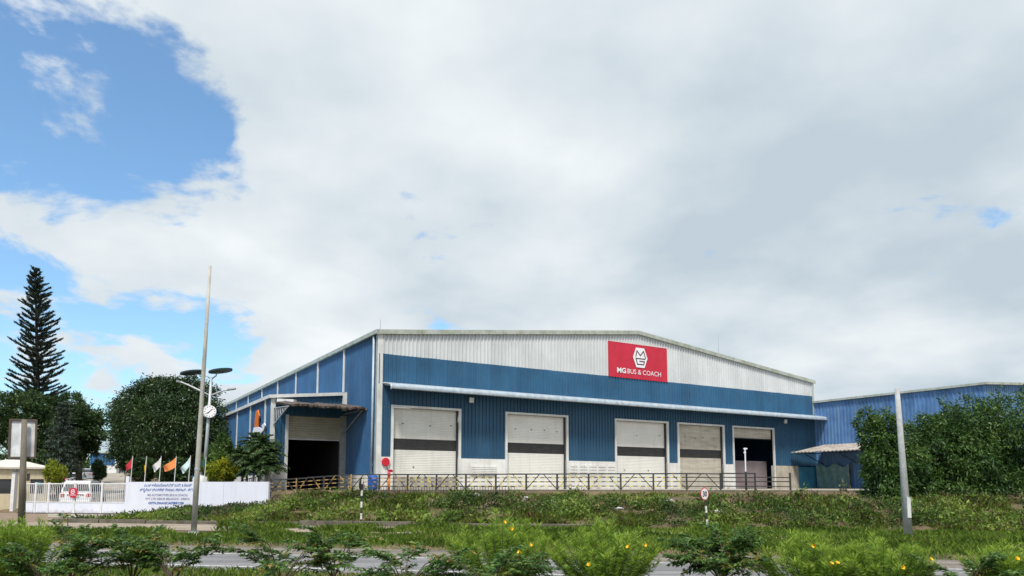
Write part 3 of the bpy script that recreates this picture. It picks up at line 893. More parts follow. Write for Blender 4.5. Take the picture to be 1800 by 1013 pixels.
for g_ in [7.3, 11.9, 16.6, 21.5, 26.5, 31.5, 37.0, 43, 49]:
    m = MB(); m.obox(SP(g_, 2.0, LO + .04), GD * .24, -FD * .07, UP * 5.85); m.build('side_batten', 'trim_white', lt)
m = MB(); m.hexa([SP(LG - .2, 7.9, LO), SP(LG - .2, 8.4, -.0), SP(WD, 8.4, 0), SP(WD, 7.9, LO), SP(LG - .2, 8.0, LO), SP(LG - .2, 8.5, 0), SP(WD, 8.5, 0), SP(WD, 8.0, LO)]); m.build('roof', 'galv', lt)
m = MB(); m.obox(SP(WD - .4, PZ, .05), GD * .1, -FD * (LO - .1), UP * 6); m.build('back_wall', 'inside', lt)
def LP(o, z, out=0.0):                  # front of the lean-to; o counts outwards from the main side wall
    return SP(LG - out, z, o)
def l_o(px): 
    P = onplane(px, 790, SP(LG, 0), FN); return float(-np.dot(P - CORN, FD))
oL, oR = l_o(504), l_o(598)
m = MB(); corr(m, lambda s, z, o: LP(LO - s, z, o), 0, LO - oL, 3.4, 7.8); corr(m, lambda s, z, o: LP(LO - s, z, o), LO - oL, LO - .02, 6.72, lambda s: 7.85 + .5 * s / LO, o=0.002); m.build('front_cladding', 'clad_blue', lt)
m = MB(); m.obox(LP(LO + .02, PZ - .4, -.2), FD * (LO + .02 - oL), FN * .3, UP * (3.39 - PZ + .4)); m.build('plinth_wall', 'plinth', lt)
m = MB(); m.obox(LP(LO + .06, 3.4, 0), FD * .3, FN * .07, UP * 4.5); m.build('corner_trim', 'trim_white', lt)
m = MB(); m.obox(LP(LO + .12, 7.80, 0.0), FD * (LO + .1) + UP * .5, FN * .24, UP * .22); m.build('front_flashing', 'trim_white', lt)
m = MB(); m.obox(LP(.32, 7.2, 0.0), FD * .3, FN * .26, UP * 1.1); m.build('flashing_end', 'trim_white', lt)
m = MB(); m.obox(SP(LG + .3, PZ + .05, .12), GD * 30, -FD * .04, UP * 6.4); m.build('inner_shade_sheet', 'inside', lt)  # dark sheets added over both inner walls to deepen the shade indoors
m = MB(); m.obox(SP(LG + .3, PZ + .05, LO - .3), GD * 30, -FD * .04, UP * 5.8); m.build('inner_shade_sheet', 'inside', lt)
m = MB(); m.obox(LP(oL + .16, PZ, 0.02), FD * .2, FN * .14, UP * 5.0); m.build('door_frame', 'trim_white', lt)
m = MB(); m.obox(LP(oR + .05, PZ, -.1), FD * .42, FN * .25, UP * 5.1); m.build('door_post', 'concrete_grey', lt)
m = MB(); ribs_h(m, lambda s, z, o: LP(oL - s, z, o), 0, oL - oR, 5.18, 6.72, pitch=.17, depth=.045, o=-.1); sh = m.build('roller_shutter', 'shutter_beige', lt)
m = MB(); m.obox(LP(oL, 5.1, -.13), FD * (oL - oR), FN * .07, UP * .08); m.build('bottom_bar', 'trim_white', sh)
# ragged rusty porch sheet in front of that door
pe = []
m = MB(); pn = 34
vs = []
for k in range(pn + 1):
    o_ = (LO - .25) * (1 - k / pn) + .04
    dz = .05 * (k % 2) + random.uniform(-.05, .05)
    ext = 4.3 + random.uniform(-.35, .3)
    vs += [LP(o_, 7.62 + dz, .06), LP(o_, 7.3 + dz, ext * .55), LP(o_, 7.02 + dz, ext)]
m.add(vs, [(3 * i + j, 3 * i + j + 1, 3 * i + j + 4, 3 * i + j + 3) for i in range(pn) for j in range(2)])
po = m.build('porch_roof', 'rust_sheet', lt)
so = po.modifiers.new('thick', 'SOLIDIFY'); so.thickness = .13
m = MB()
A, B, Cc = LP(LO - .15, 7.15, .08), LP(LO - .15, 6.95, 3.7), LP(LO - .15, 6.05, .1)
m.bar(A, B, .06); m.bar(Cc, B, .06); m.bar(A, Cc, .06)
for k in range(1, 7):
    a = A + (B - A) * k / 7; b = Cc + (B - Cc) * (k - .5) / 7; c = Cc + (B - Cc) * (k + .5) / 7
    m.bar(a, b, .035); m.bar(a, c, .035)
m.build('truss_bracket', 'steel', po)
m = MB()
A, B, Cc = LP(.2, 6.95, .08), LP(.2, 6.95, 3.9), LP(.2, 5.6, .1)
m.bar(A, B, .06); m.bar(Cc, B, .06)
m.build('truss_bracket', 'steel', po)
m = MB()
for k in range(4): m.bar(LP(LO - .2, 7.3 - k * .12, .9 + k * 1.05), LP(.05, 7.3 - k * .12, .9 + k * 1.05), .07)
m.build('purlin', 'metal_dark', po)
m = MB()
m.bar(LP(LO - .35, 7.62, .3), LP(LO - 1.15, 7.5, 1.4), .3, .28); m.build('loose_sheet', 'trim_white', po)

# orange and white decoration hung on the lean-to wall
dg_ = 8.6
def DP(px, py, o=.16):
    return onplane(px, py, SP(0, 0, LO + o), FD)
dp0 = DP(452, 765)
e = empty('wall_decoration', dp0, 'orange and white cut-out decoration fixed to the side annex wall above the palm', 'decoration')
def outline(mb, pts, th=.08):
    mb.prism([DP(*p) for p in pts][::1], -FD * th)
m = MB(); outline(m, [(449, 751), (450, 735), (452, 723), (455, 721), (456, 727), (457.5, 731), (456, 740), (455, 751)]); m.build('orange_piece', 'orange_paint', e)
m = MB(); outline(m, [(446, 760), (448, 752), (453, 750), (458, 752), (463, 756), (462, 748), (466, 744), (468, 748), (465, 757), (460, 762), (458.5, 770), (456, 769), (455, 760), (450, 762)]); m.build('white_piece', 'sign_white', e)

# ================================================================== annex at the right end
E0 = FP(WL, PZ)
def AP(k, z, o=0.0):                    # wall coming forward from the end of the front; o out to the left
    p = E0 + FN * k - FD * o
    p[2] = z
    return p
AK = 15.0
an = empty('annex_building', AP(AK / 2, PZ, -4), 'weathered blue ribbed metal annex at the right end of the warehouse', 'annex')
m = MB(); corr(m, AP, -0.1, AK, PZ, 9.75, pitch=.34, depth=.05, crest=.13); m.build('side_cladding', 'clad_blue_old', an)
m = MB(); corr(m, lambda s, z, o: AP(AK + o, z, -s), 0.0, 16, PZ, lambda s: 9.75 + .06 * s, pitch=.34, depth=.05, crest=.13); m.build('front_cladding', 'clad_blue_old', an)
m = MB(); m.hexa([AP(0.1, 9.72, .25), AP(AK + .3, 9.72, .25), AP(AK + .3, 10.7, -16), AP(.1, 10.7, -16), AP(.1, 9.9, .25), AP(AK + .3, 9.9, .25), AP(AK + .3, 10.9, -16), AP(.1, 10.9, -16)]); m.build('roof', 'trim_grey', an)
m = MB(); m.obox(AP(0.1, PZ, -16), FN * AK, FD * .1, UP * 8.5); m.build('side_wall', 'clad_blue_old', an)
# fibre sheet porch
m = MB(); n_ = 40; vs = []
for k in range(n_ + 1):
    q = .35 + 7.6 * k / n_
    d = .035 * math.cos(k * math.pi)
    hip = min(1, max(0.0, (q - .35) / .6))
    vs += [AP(q, 5.72 - .72 * (1 - hip) + d, .05 + 3.4 * (1 - hip)), AP(q, 4.95 + d, 4.0)]
m.add(vs, [(2 * i, 2 * i + 2, 2 * i + 3, 2 * i + 1) for i in range(n_)])
pr = m.build('porch_roof', 'fibre_sheet', an)
so = pr.modifiers.new('thick', 'SOLIDIFY'); so.thickness = .05
for q in (.8, 4.2, 7.7):
    m = MB(); m.bar(AP(q, 5.0, .05), AP(q, 4.85, 3.9), .07); m.bar(AP(q, 4.0, .05), AP(q, 4.85, 2.6), .06); m.build('bracket', 'metal_dark', pr)
# net hung on the annex wall
nt0 = empty('shade_net', AP(4, PZ, .3), 'grey green shade net hung against the blue annex wall', 'net')
m = MB(); vs = []
for k in range(25):
    q = .35 + 3.3 * k / 24
    for j in range(9):
        z = PZ + .05 + (2.05 + .18 * math.sin(k * .55)) * j / 8
        vs.append(AP(q, z, .35 + .04 * math.sin(k * 1.1 + j * .3) + .02 * j))
m.add(vs, [(k * 9 + j, (k + 1) * 9 + j, (k + 1) * 9 + j + 1, k * 9 + j + 1) for k in range(24) for j in range(8)])
m.build('net_sheet', 'net', nt0, True)
m = MB()
for q in (.35, 2.0, 3.65): m.tube([AP(q, PZ, .3), AP(q, PZ + 2.3, .3)], .04, 6)
m.build('stake', 'bark', nt0)

# ================================================================== railings
RV = 40.0
ru0 = -14.6 - 1.725 * 5
rail = empty('guard_railing', UV(-9, RV, PZ), 'long black and yellow striped steel railing along the top of the bank', 'railing')
proto = {}
NP = 17
def rail_z(u):
    return PZ - 0.30 * sstep(-17.5, -23.5, u)
for k in range(NP + 1):
    u = ru0 + 1.725 * k
    z = rail_z(u)
    hh = .90
    key = 'post'
    m = MB(); m.cbox(UV(u, RV, z - .15), .09, .09, hh + .18, E_U, E_V)
    m.build('post', 'rail_paint_orange' if k < 5 and k % 2 else 'metal_dark', rail)
    if k == NP: break
    L = 1.725
    rusty = k > 13
    za, zb = z, rail_z(u + L)
    mt = 'rail_paint_orange' if k < 5 else ('metal_dark' if rusty else 'rail_paint')
    for j, zz_ in enumerate((.90, .70, .48, .24)):
        if k == 16 and j in (0,): continue
        sag = random.uniform(-.03, .03) if rusty else 0
        m = MB(); m.bar(UV(u + .035, RV, za + zz_), UV(u + L - .035, RV, zb + zz_ + sag), .065 if j == 0 else .05)
        m.build('rail', 'metal_dark' if j == 0 else mt, rail)
    if k < 15:
        for (a, b) in (((.04, .10), (L / 2 - .12, .88)), ((L - .04, .10), (L / 2 + .12, .88))):
            m = MB(); m.bar(UV(u + a[0], RV - .04, za + a[1]), UV(u + b[0], RV - .04, zb + b[1]), .042)
            m.build('brace', mt if k % 3 else 'metal_dark', rail)
pf = empty('picket_fence', UV(-12, 39.35, 1.6), 'low fence of thin dark pickets at the top edge of the bank by the corner', 'fence')
u0p, u1p = to_uv(gnd(662, 866, 1.6))[0], None
for k in range(52):
    u = -16.4 + .16 * k
    zb = ground_h(u, 39.3) - .05
    m = MB(); m.bar(UV(u, 39.3, zb), UV(u + random.uniform(-.02, .02), 39.3, 1.98), .022, up=E_V); m.build('picket', 'metal_dark', pf)
m = MB(); m.bar(UV(-16.45, 39.3, 1.96), UV(-8.1, 39.3, 1.96), .028); m.build('rail', 'metal_dark', pf)
m = MB(); m.bar(UV(-16.45, 39.3, 1.66), UV(-8.1, 39.3, 1.66), .028); m.build('rail', 'metal_dark', pf)
# handrail behind the white wall
A, B = at(424, 845, 46.2), at(475, 833, 46.0)
hr = empty('ramp_handrail', V3(A[0], A[1], PZ), 'dark grey picket handrail rising behind the right end of the white wall', 'railing')
m = MB(); m.bar(A, B, .05); m.build('rail', 'metal_dark', hr)
for k in range(15):
    p = A + (B - A) * k / 14
    m = MB(); m.bar(V3(p[0], p[1], PZ - .2), p, .03, up=E_V); m.build('picket', 'concrete_grey', hr)
# mast before the open door, blue drum
p = UV(to_uv(at(1312, 850, 38.5))[0], 40.35, PZ)
e = empty('mast', p, 'thin pale mast with small fittings standing before the half-open right roller door', 'mast')
m = MB(); m.tube([p, p + UP * 1.0], .06, 8); m.build('lower_pole', 'metal_dark', e)
m = MB(); m.tube([p + UP * 1.0, p + UP * 2.25], .035, 8); m.build('upper_pole', 'sign_white', e)
m = MB(); m.bar(p + UP * 2.2 - E_U * .08, p + UP * 2.2 + E_U * .12, .06); m.bar(p + UP * 2.0 - E_U * .08, p + UP * 2.0 + E_U * .05, .05); m.build('fitting', 'sign_white', e)
p = UV(to_uv(at(642, 852, 43))[0], 41.4, PZ)
e = empty('drum', p, 'blue plastic drum behind the railing left of the hydrant', 'drum')
m = MB(); m.tube([p, p + UP * .08, p + UP * .3, p + UP * .55, p + UP * .82, p + UP * .88], [.27, .29, .30, .30, .29, .26], 18); m.build('barrel', 'blue_plastic', e, True)
m = MB(); m.disc(p + UP * .32, UP, .312, .03, 18); m.disc(p + UP * .58, UP, .312, .03, 18); m.build('hoop', 'blue_plastic', e)

# ================================================================== boundary wall
def WP(u, z, o=0.0):                    # o towards the road
    return UV(u, WALL_V - o, z)
wu0, wu1 = -31.55, to_uv(at(472, 860, 42.0))[0]
def wall_u(px):
    # along the wall line for a pixel column
    r = ray(px, 860); r = r / r[1]
    y = WALL_V / (r[0] * E_V[0] + E_V[1])
    return to_uv(V3(r[0] * y, y, 0))[0]
wu0, wu1 = wall_u(222), wall_u(472)
WT = 2.24
bw = empty('boundary_wall', WP((wu0 + wu1) / 2, .3), 'white boundary wall with blue Kannada and English lettering beside the gate', 'wall')
wj = wall_u(393)
for (a, b, t_) in ((wu0, wj, .2), (wj + .012, wu1, .19)):
    m = MB(); m.obox(WP(a, 0.0, 0), E_U * (b - a), E_V * t_, UP * (WT)); m.build('wall_panel', 'wall_white', bw)
m = MB(); m.obox(WP(wj + .05, 0.6, .012), E_U * (wu1 - wj - .07), E_V * .01, UP * .42); m.build('skirting', 'wall_white', bw)
for px in (218.5, 340):
    uu = wall_u(px); m = MB(); m.obox(WP(uu - .1, .1, -.21), E_U * .2, E_V * .2, UP * 2.48); m.build('wall_post', 'wall_white', bw)
def wt(mb, body, px0, px1, py, size, **k):
    a, b = wall_u(px0), wall_u(px1)
    z = onplane(280, py, WP(0, 0), E_V)[2]
    put_text(mb, body, WP((a + b) / 2, z, .006), E_U, UP, size, width=b - a, **k)
m = MB()
wt(m, 'ಎಂ ಜಿ ಆಟೋಮೋಟಿವ್ಸ್ (ಬಸ್) & ಕೋಚ್', 253, 337, 855.5, .21, bold=.003)
wt(m, 'ಪ್ರೈವೇಟ್ ಲಿಮಿಟೆಡ್ ದೇಸೂರ, ಬೆಳಗಾವಿ - ೫೯೦', 246, 341, 863.5, .21, bold=.003)
wt(m, 'GSTN.29AAGCA0780F1ZM', 262, 324, 886.5, .19, bold=.007)
m.build('wall_lettering', 'blue_letters', bw)
m = MB()
wt(m, 'MG AUTOMOTIVES (BUS & COACH)', 260, 330, 872.3, .18, bold=.004)
wt(m, 'PVT LTD DESUR BELAGAVI - 590014', 257, 334, 879, .18, bold=.004)
m.build('wall_lettering', 'grey_letters', bw)

# ================================================================== sliding gate
gu0, gu1 = wall_u(33), wall_u(221)
ga = empty('sliding_gate', WP((gu0 + gu1) / 2, .34), 'white barred sliding gate with solid lower panel across the drive', 'gate')
GT, GM, GB = 2.17, 0.98, 0.36
OG = -.35
for (a, b) in ((gu0, wall_u(53) - .02), (wall_u(53), wall_u(221))):
    m = MB(); m.obox(WP(a, GB, OG + .04), E_U * (b - a), E_V * .06, UP * (GM - GB)); m.build('lower_panel', 'wall_white', ga)
m = MB(); m.obox(WP(gu0, GT - .07, OG + .05), E_U * (gu1 - gu0), E_V * .07, UP * .07); m.build('top_rail', 'gate_white', ga)
m = MB(); m.obox(WP(gu0, GM, OG + .06), E_U * (gu1 - gu0), E_V * .09, UP * .05); m.build('middle_rail', 'gate_white', ga)
for px in (34, 56, 79, 125, 173, 219):
    uu = wall_u(px); m = MB(); m.obox(WP(uu - .06, GB - .1, OG + .08), E_U * .12, E_V * .1, UP * (GT - GB + .15)); m.build('stile', 'gate_white', ga)
nbar = 56
for k in range(nbar):
    uu = gu0 + (gu1 - gu0) * (k + .5) / nbar
    m = MB(); m.obox(WP(uu - .014, GM + .03, OG + .03), E_U * .028, E_V * .028, UP * (GT - GM - .06)); m.build('bar', 'gate_white', ga)
m = MB(); m.obox(WP(gu0 - .3, GB - .07, OG + .1), E_U * (gu1 - gu0 + .5), E_V * .18, UP * .06); m.build('track', 'metal_dark', ga)
# round red sign on the gate
gc = WP(wall_u(124.5), onplane(124.5, 866.5, WP(0, 0), E_V)[2], OG + .16)
e = empty('gate_sign', gc - UP * .3, 'round red sign with white emblem fixed to the gate bars', 'sign')
nr = -E_V
m = MB(); m.disc(gc, nr, .32, .03, 28); m.build('disc', 'red_sign', e)
m = MB(); hc2 = gc + UP * .06 + nr * .02
pts = [(a * .125, b * .12) for a, b in HEX]
for (a, b), (c, d) in zip(pts, pts[1:] + pts[:1]):
    flat_strokes(m, [(a, b), (c, d)], hc2, E_U, UP, nr, 1, 1, .045, 0)
flat_strokes(m, [(-.07, .0), (.07, .0)], hc2, E_U, UP, nr, 1, 1, .04, 0)
m.build('emblem', 'sign_white', e)
m = MB(); put_text(m, 'MG BUS & COACH', gc - UP * .17 + nr * .022, E_U, UP, .09, width=.44, bold=.002); m.build('sign_lettering', 'sign_white', e)

# ================================================================== guard house
gy = 51.0
GZ = .45
gcorn = at(84, 850, gy); gcorn[2] = 0
def GQ(px, py):                          # along (leftwards) and height on its front
    P = onplane(px, py, gcorn, FN); return float(-np.dot(P - gcorn, FD)), float(P[2])
def GW(a, z, o=0.0):
    p = gcorn - FD * a + FN * o; p[2] = z; return p
gw = GQ(-50, 850)[0]
ez = GQ(84, 825)[1]
gh_ = empty('guard_house', GW(gw / 2, GZ, -1.5), 'cream guard house with low pyramid roof behind the gate', 'guard house')
m = MB()
wa, wb = GQ(77, 850)[0], GQ(53, 850)[0]; wz0, wz1 = GQ(65, 868)[1], GQ(65, 842.5)[1]
la, lb = GQ(20, 850)[0], GQ(-20, 850)[0]
da, db = GQ(51.5, 850)[0], GQ(46, 850)[0]; dz0, dz1 = GQ(49, 845)[1], GQ(49, 833)[1]
dep = 3.2
def gbox(mb, a, b, z0, z1): mb.obox(GW(a, z0, 0), -FD * (b - a), -FN * .2, UP * (z1 - z0))
gbox(m, 0, wa, 0, ez); gbox(m, wa, wb, 0, wz0); gbox(m, wa, wb, wz1, ez); gbox(m, wb, la, 0, ez)
gbox(m, la, lb, 0, wz0); gbox(m, la, lb, wz1, ez); gbox(m, lb, gw, 0, ez)
m.obox(GW(0, 0, -.2), -FD * .2, -FN * (dep - .2), UP * ez); m.obox(GW(gw - .2, 0, -.2), -FD * .2, -FN * (dep - .2), UP * ez)
m.obox(GW(.2, 0, -dep + .2), -FD * (gw - .4), -FN * .2, UP * ez)
m.build('wall', 'cream', gh_)
for (a, b) in ((la, lb), (wa, wb)):
    m = MB()
    for (a2, b2, z2, z3) in ((a, a + .07, wz0, wz1), (b - .07, b, wz0, wz1), (a + .07, b - .07, wz1 - .07, wz1), (a + .07, b - .07, wz0, wz0 + .07)):
        m.obox(GW(a2, z2, -.05), -FD * (b2 - a2), -FN * .08, UP * (z3 - z2))
    w_ = m.build('window', 'door_dark', gh_)
    m = MB(); m.obox(GW(a + .07, wz0 + .07, -.1), -FD * (b - a - .14), -FN * .02, UP * (wz1 - wz0 - .14)); m.build('pane', 'glass_dark', w_)
m = MB(); m.obox(GW(da, dz0, .02), -FD * (db - da), -FN * .03, UP * (dz1 - dz0)); m.build('meter_box', 'door_dark', gh_)
m = MB(); m.obox(GW(wa + .2, wz1 - .45, .0), -FD * .25, -FN * .03, UP * .25); m.build('notice', 'teal_notice', gh_)
apz = at(27, 808, gy)[2]
m = MB()
R0 = [GW(-.2, ez, .2), GW(-.2, ez, -dep - .2), GW(gw + .2, ez, -dep - .2), GW(gw + .2, ez, .2)]
ca = GQ(27, 808)[0]
m.add(R0 + [p + UP * .12 for p in R0] + [GW(ca - .15, apz, -dep / 2), GW(ca + .6, apz, -dep / 2)],
      [(3, 2, 1, 0), (0, 1, 5, 4), (1, 2, 6, 5), (2, 3, 7, 6), (3, 0, 4, 7), (4, 5, 8), (5, 6, 9, 8), (6, 7, 9), (7, 4, 8, 9)])
m.build('roof', 'roof_cream', gh_)
# white lantern post near the guard house
lp = at(25, 860, gy - 1.6); lp[2] = .3
e = empty('lantern_post', lp, 'white gate pillar topped with a small pointed lantern beside the guard house', 'lantern')
tz = at(25, 832, gy - 1.6)[2]
m = MB(); m.cbox(lp, .26, .26, tz - .3 - .1, E_U, E_V); m.build('pillar', 'gate_white', e)
m = MB(); m.cbox(V3(lp[0], lp[1], tz - .1), .22, .22, .22, E_U, E_V); m.build('lantern', 'gate_white', e)
m = MB(); m.tube([V3(lp[0], lp[1], tz + .12), V3(lp[0], lp[1], tz + .19), V3(lp[0], lp[1], tz + .32)], [.24, .12, .015], 8); m.build('cap', 'metal_dark', e)

# ================================================================== vehicles
def make_car(base, L, W, H, body_mat, label, yaw=0.0, suv=True, group='cars parked inside the compound'):
    e = empty('parked_car', base, label, 'car', group)
    c, s = math.cos(yaw), math.sin(yaw)
    ax, ay = V3(c, s, 0), V3(-s, c, 0)         # width, length (rear at -L/2 faces the gate)
    def P(x, y, z): return base + ax * x + ay * y + UP * z
    hw = W / 2
    # side profile: rear to front
    if suv:
        low = [(-L / 2, .38), (-L / 2 - .03, .62), (-L / 2 + .02, .98), (-L / 2 + .12, 1.0), (L / 2 - 1.05, 1.02), (L / 2 - .1, .86), (L / 2, .6), (L / 2 - .05, .34)]
        roof = [(-L / 2 + .06, 1.0), (-L / 2 + .30, H - .09), (-L / 2 + .6, H), (L / 2 - 2.1, H), (L / 2 - 1.7, H - .1), (L / 2 - 1.0, 1.02)]
    else:
        low = [(-L / 2, .34), (-L / 2 - .02, .6), (-L / 2 + .03, .93), (-L / 2 + .2, .97), (L / 2 - 1.2, .92), (L / 2 - .1, .74), (L / 2, .5), (L / 2 - .05, .3)]
        roof = [(-L / 2 + .25, .96), (-L / 2 + .95, H - .06), (-L / 2 + 1.3, H), (L / 2 - 2.2, H), (L / 2 - 1.9, H - .06), (L / 2 - 1.15, .93)]
    m = MB()
    def loft(mb, prof, widths):
        n = len(prof); vs = []
        for x_ in (-1, 1):
            for (y, z), w in zip(prof, widths): vs.append(P(x_ * w, y, z))
        mb.add(vs, [tuple(range(n)), tuple(range(n, 2 * n))[::-1]] + [(k, n + k, n + (k + 1) % n, (k + 1) % n) for k in range(n)])
    loft(m, low, [hw - .03, hw, hw, hw - .03, hw - .02, hw - .05, hw - .06, hw - .04])
    b = m.build('body', body_mat, e, bevel=.05)
    m = MB(); loft(m, roof, [hw - .06, hw - .17, hw - .2, hw - .2, hw - .17, hw - .07]); m.build('cabin', body_mat, e, bevel=.04)
    m = MB()
    (y0, z0), (y1, z1) = roof[0], roof[1]
    n_ = np.array([-(z1 - z0), (y1 - y0)]); n_ = n_ / np.linalg.norm(n_) * .012
    lo_ = .14; hi_ = .9
    q0 = (y0 + (y1 - y0) * lo_ + n_[0] * 1, z0 + (z1 - z0) * lo_ + n_[1]); q1 = (y0 + (y1 - y0) * hi_ + n_[0], z0 + (z1 - z0) * hi_ + n_[1])
    m.add([P(-hw + .16, *q0), P(hw - .16, *q0), P(hw - .27, *q1), P(-hw + .27, *q1)], [(0, 1, 2, 3)]); m.build('rear_window', 'glass_dark', e)
    for sx in (-1, 1):
        m = MB(); zt = H - .16
        m.prism([P(sx * (hw - .075), roof[0][0] + .35, 1.06), P(sx * (hw - .085), roof[-1][0] - .25, 1.06), P(sx * (hw - .175), roof[-2][0] - .1, zt), P(sx * (hw - .175), roof[1][0] + .3, zt)], ax * sx * .03); m.build('side_window', 'glass_dark', e)
        for yy in (-L / 2 + .8, L / 2 - .85):
            m = MB(); m.disc(P(sx * (hw - .1), yy, .33), ax, .33, .2, 20); w_ = m.build('wheel', 'tyre', e)
            m = MB(); m.disc(P(sx * (hw - .0), yy, .33), ax, .2, .02, 14); m.build('rim', 'steel', w_)
        m = MB(); m.obox(P(sx * (hw - .06) - (.22 if sx > 0 else 0) * 1, -L / 2 - .035, .72), ax * .22, ay * .08, UP * .24); m.build('tail_light', 'tail_red', e)
        m = MB(); m.obox(P(sx * (hw - .3) - .12, L / 2 - .06, .58), ax * .24, ay * .09, UP * .14); m.build('headlight', 'plate', e)
    m = MB(); m.obox(P(-.26, -L / 2 - .045, .70), ax * .52, ay * .03, UP * .13); m.build('number_plate', 'plate', e)
    m = MB(); m.obox(P(-hw + .08, -L / 2 - .07, .34), ax * (W - .16), ay * .1, UP * .18); m.build('rear_bumper', body_mat, e, bevel=.03)
    m = MB(); m.obox(P(-.5, -L / 2 - .05, .86), ax * 1.0, ay * .03, UP * .05); m.build('tailgate_strip', 'tail_red', e)
    if suv:
        for sx in (-1, 1):
            m = MB(); m.bar(P(sx * (hw - .25), -L / 2 + .6, H + .05), P(sx * (hw - .25), L / 2 - 2.2, H + .05), .035); m.build('roof_rail', 'steel', e)
    return e
cp = at(148, 878, 50.2); cp[2] = gh(cp) + .02
make_car(cp, 4.5, 1.86, 1.78, 'car_white', 'white SUV seen from behind just inside the white gate', R(17))
cp = at(133.5, 848, 72.0); cp[2] = gh(cp) + .02
make_car(cp, 4.2, 1.75, 1.5, 'car_white', 'white car farther up the drive, behind and left of the paler sedan', R(22), False)
cp = at(156, 845, 84.0); cp[2] = gh(cp) + .02
make_car(cp, 4.3, 1.75, 1.48, 'car_silver', 'silver sedan farthest up the drive between the trees', R(22), False)
# far blue office at the end of the drive
fb_y = 122.0
fz = gh(V3(-66, fb_y, 0))
def FBP(px, py, dy=0.0): return at(px, py, fb_y + dy)
x0, x1 = FBP(158, 820)[0], FBP(204, 820)[0]
zt = FBP(190, 797)[2]; zm = FBP(190, 818)[2]
e = empty('office_building', V3((x0 + x1) / 2, fb_y, fz), 'distant blue and white building at the end of the drive', 'building')
m = MB(); m.obox(V3(x0, fb_y, fz - 1), V3(x1 - x0, 0, 0), V3(0, 8, 0), UP * (zm - fz + 1)); m.build('wall', 'plinth', e)
m = MB(); corr(m, lambda s, z, o: V3(x0 + s, fb_y - .05 - o, z), 0, x1 - x0, zm, zt, pitch=.5, depth=.06, crest=.2); m.build('upper_cladding', 'clad_blue_side', e)
m = MB(); m.obox(V3(x0 - .2, fb_y - .3, zt), V3(x1 - x0 + .4, 0, 0), V3(0, 8.4, 0), UP * .25); m.build('roof', 'trim_grey', e)
m = MB(); m.obox(V3(x1, fb_y - .4, fz - 1), V3(.3, 0, 0), V3(0, .3, 0), UP * (zt - fz + 1)); m.build('corner_post', 'trim_white', e)
m = MB(); m.obox(V3(x0 + .8, fb_y - .12, zm - 1.7), V3(1.6, 0, 0), V3(0, .08, 0), UP * 1.0); m.build('window', 'yellow_flag', e)
m = MB(); m.obox(V3(x0 + .02, fb_y + 8.05, fz - 1), V3(x1 - x0 - .04, 0, 0), V3(0, .1, 0), UP * (zt - fz + 1)); m.build('back_wall', 'plinth', e)

# ================================================================== flags
def flag(px, pyt, depth, mat, label, tip, wid, low, curl=1.0):
    top = at(px, pyt, depth)
    base = V3(top[0] - .12, top[1], gh(top) - .1 if True else 0)
    e = empty('flag', base, label, 'flag', 'flags behind the white boundary wall')
    m = MB(); m.tube([base, top], [.028, .02], 8); m.build('pole', 'trim_white', e)
    # cloth: hoist along the pole, blown to the left and sagging
    n, k = 14, 9
    tipP = at(tip[0], tip[1], depth); lowP = at(low[0], low[1], depth)
    h = wid
    t = (base - top) / np.linalg.norm(base - top)
    A, B = top + t * .05, top + t * (.05 + h)
    vs = []
    for i in range(n + 1):
        f = i / n
        for j in range(k + 1):
            g = j / k
            hoist = A + (B - A) * g
            fly = tipP + (lowP - tipP) * g
            p = hoist + (fly - hoist) * (f ** .9)
            p = p + V3(0, 1, 0) * (.10 * math.sin(f * 7 * curl + g * 2.0) * f) - UP * .06 * math.sin(f * math.pi)
            vs.append(p)
    m = MB(); m.add(vs, [(i * (k + 1) + j, (i + 1) * (k + 1) + j, (i + 1) * (k + 1) + j + 1, i * (k + 1) + j + 1) for i in range(n) for j in range(k)])
    m.build('cloth', mat, e, True)
flag(233.5, 802, 44.6, 'red_flag', 'dark red flag, leftmost on the wall beside the gate', (219, 820), .62, (221, 827))
flag(258, 802, 44.5, 'yellow_flag', 'yellow flag hanging edge-on beside the red one', (253.8, 822), .55, (254.5, 836), 2)
flag(283.6, 802, 44.4, 'white_flag', 'off-white flag between the yellow and orange flags', (266.5, 820), .55, (270.5, 830))
flag(310.2, 802, 44.3, 'orange_flag', 'orange flag, widest of the row of flags', (285.5, 820), .62, (289, 829))
flag(335.2, 801, 44.2, 'pale_flag', 'pale blue-white flag just left of the tall concrete pole', (316, 824), .55, (321, 833))
flag(362.5, 803, 44.1, 'green_flag', 'dark green flag just right of the tall concrete pole', (352, 812), .5, (353, 820))

# ================================================================== poles and lamps
base = gnd(340, 941, .08)
tp = at(367.5, 497, base[1] + .2); dirp = (tp - base) / np.linalg.norm(tp - base)
ppt = base + dirp * 10.9
e = empty('concrete_pole', base, 'tall tapering concrete pole on the grass verge in front of the white wall', 'pole')
m = MB(); m.tube([base - dirp * .3, base + dirp * 3, base + dirp * 7, ppt], [.112, .10, .078, .058], 12); m.build('shaft', 'concrete_pole', e, True)
m = MB(); m.tube([base - UP * .1, base + UP * .14], [.30, .20], 12); m.build('footing', 'concrete_grey', e)
m = MB(); m.tube([base + dirp * 2.55, base + dirp * 2.62], [.112, .112], 12); m.build('band', 'steel', e)
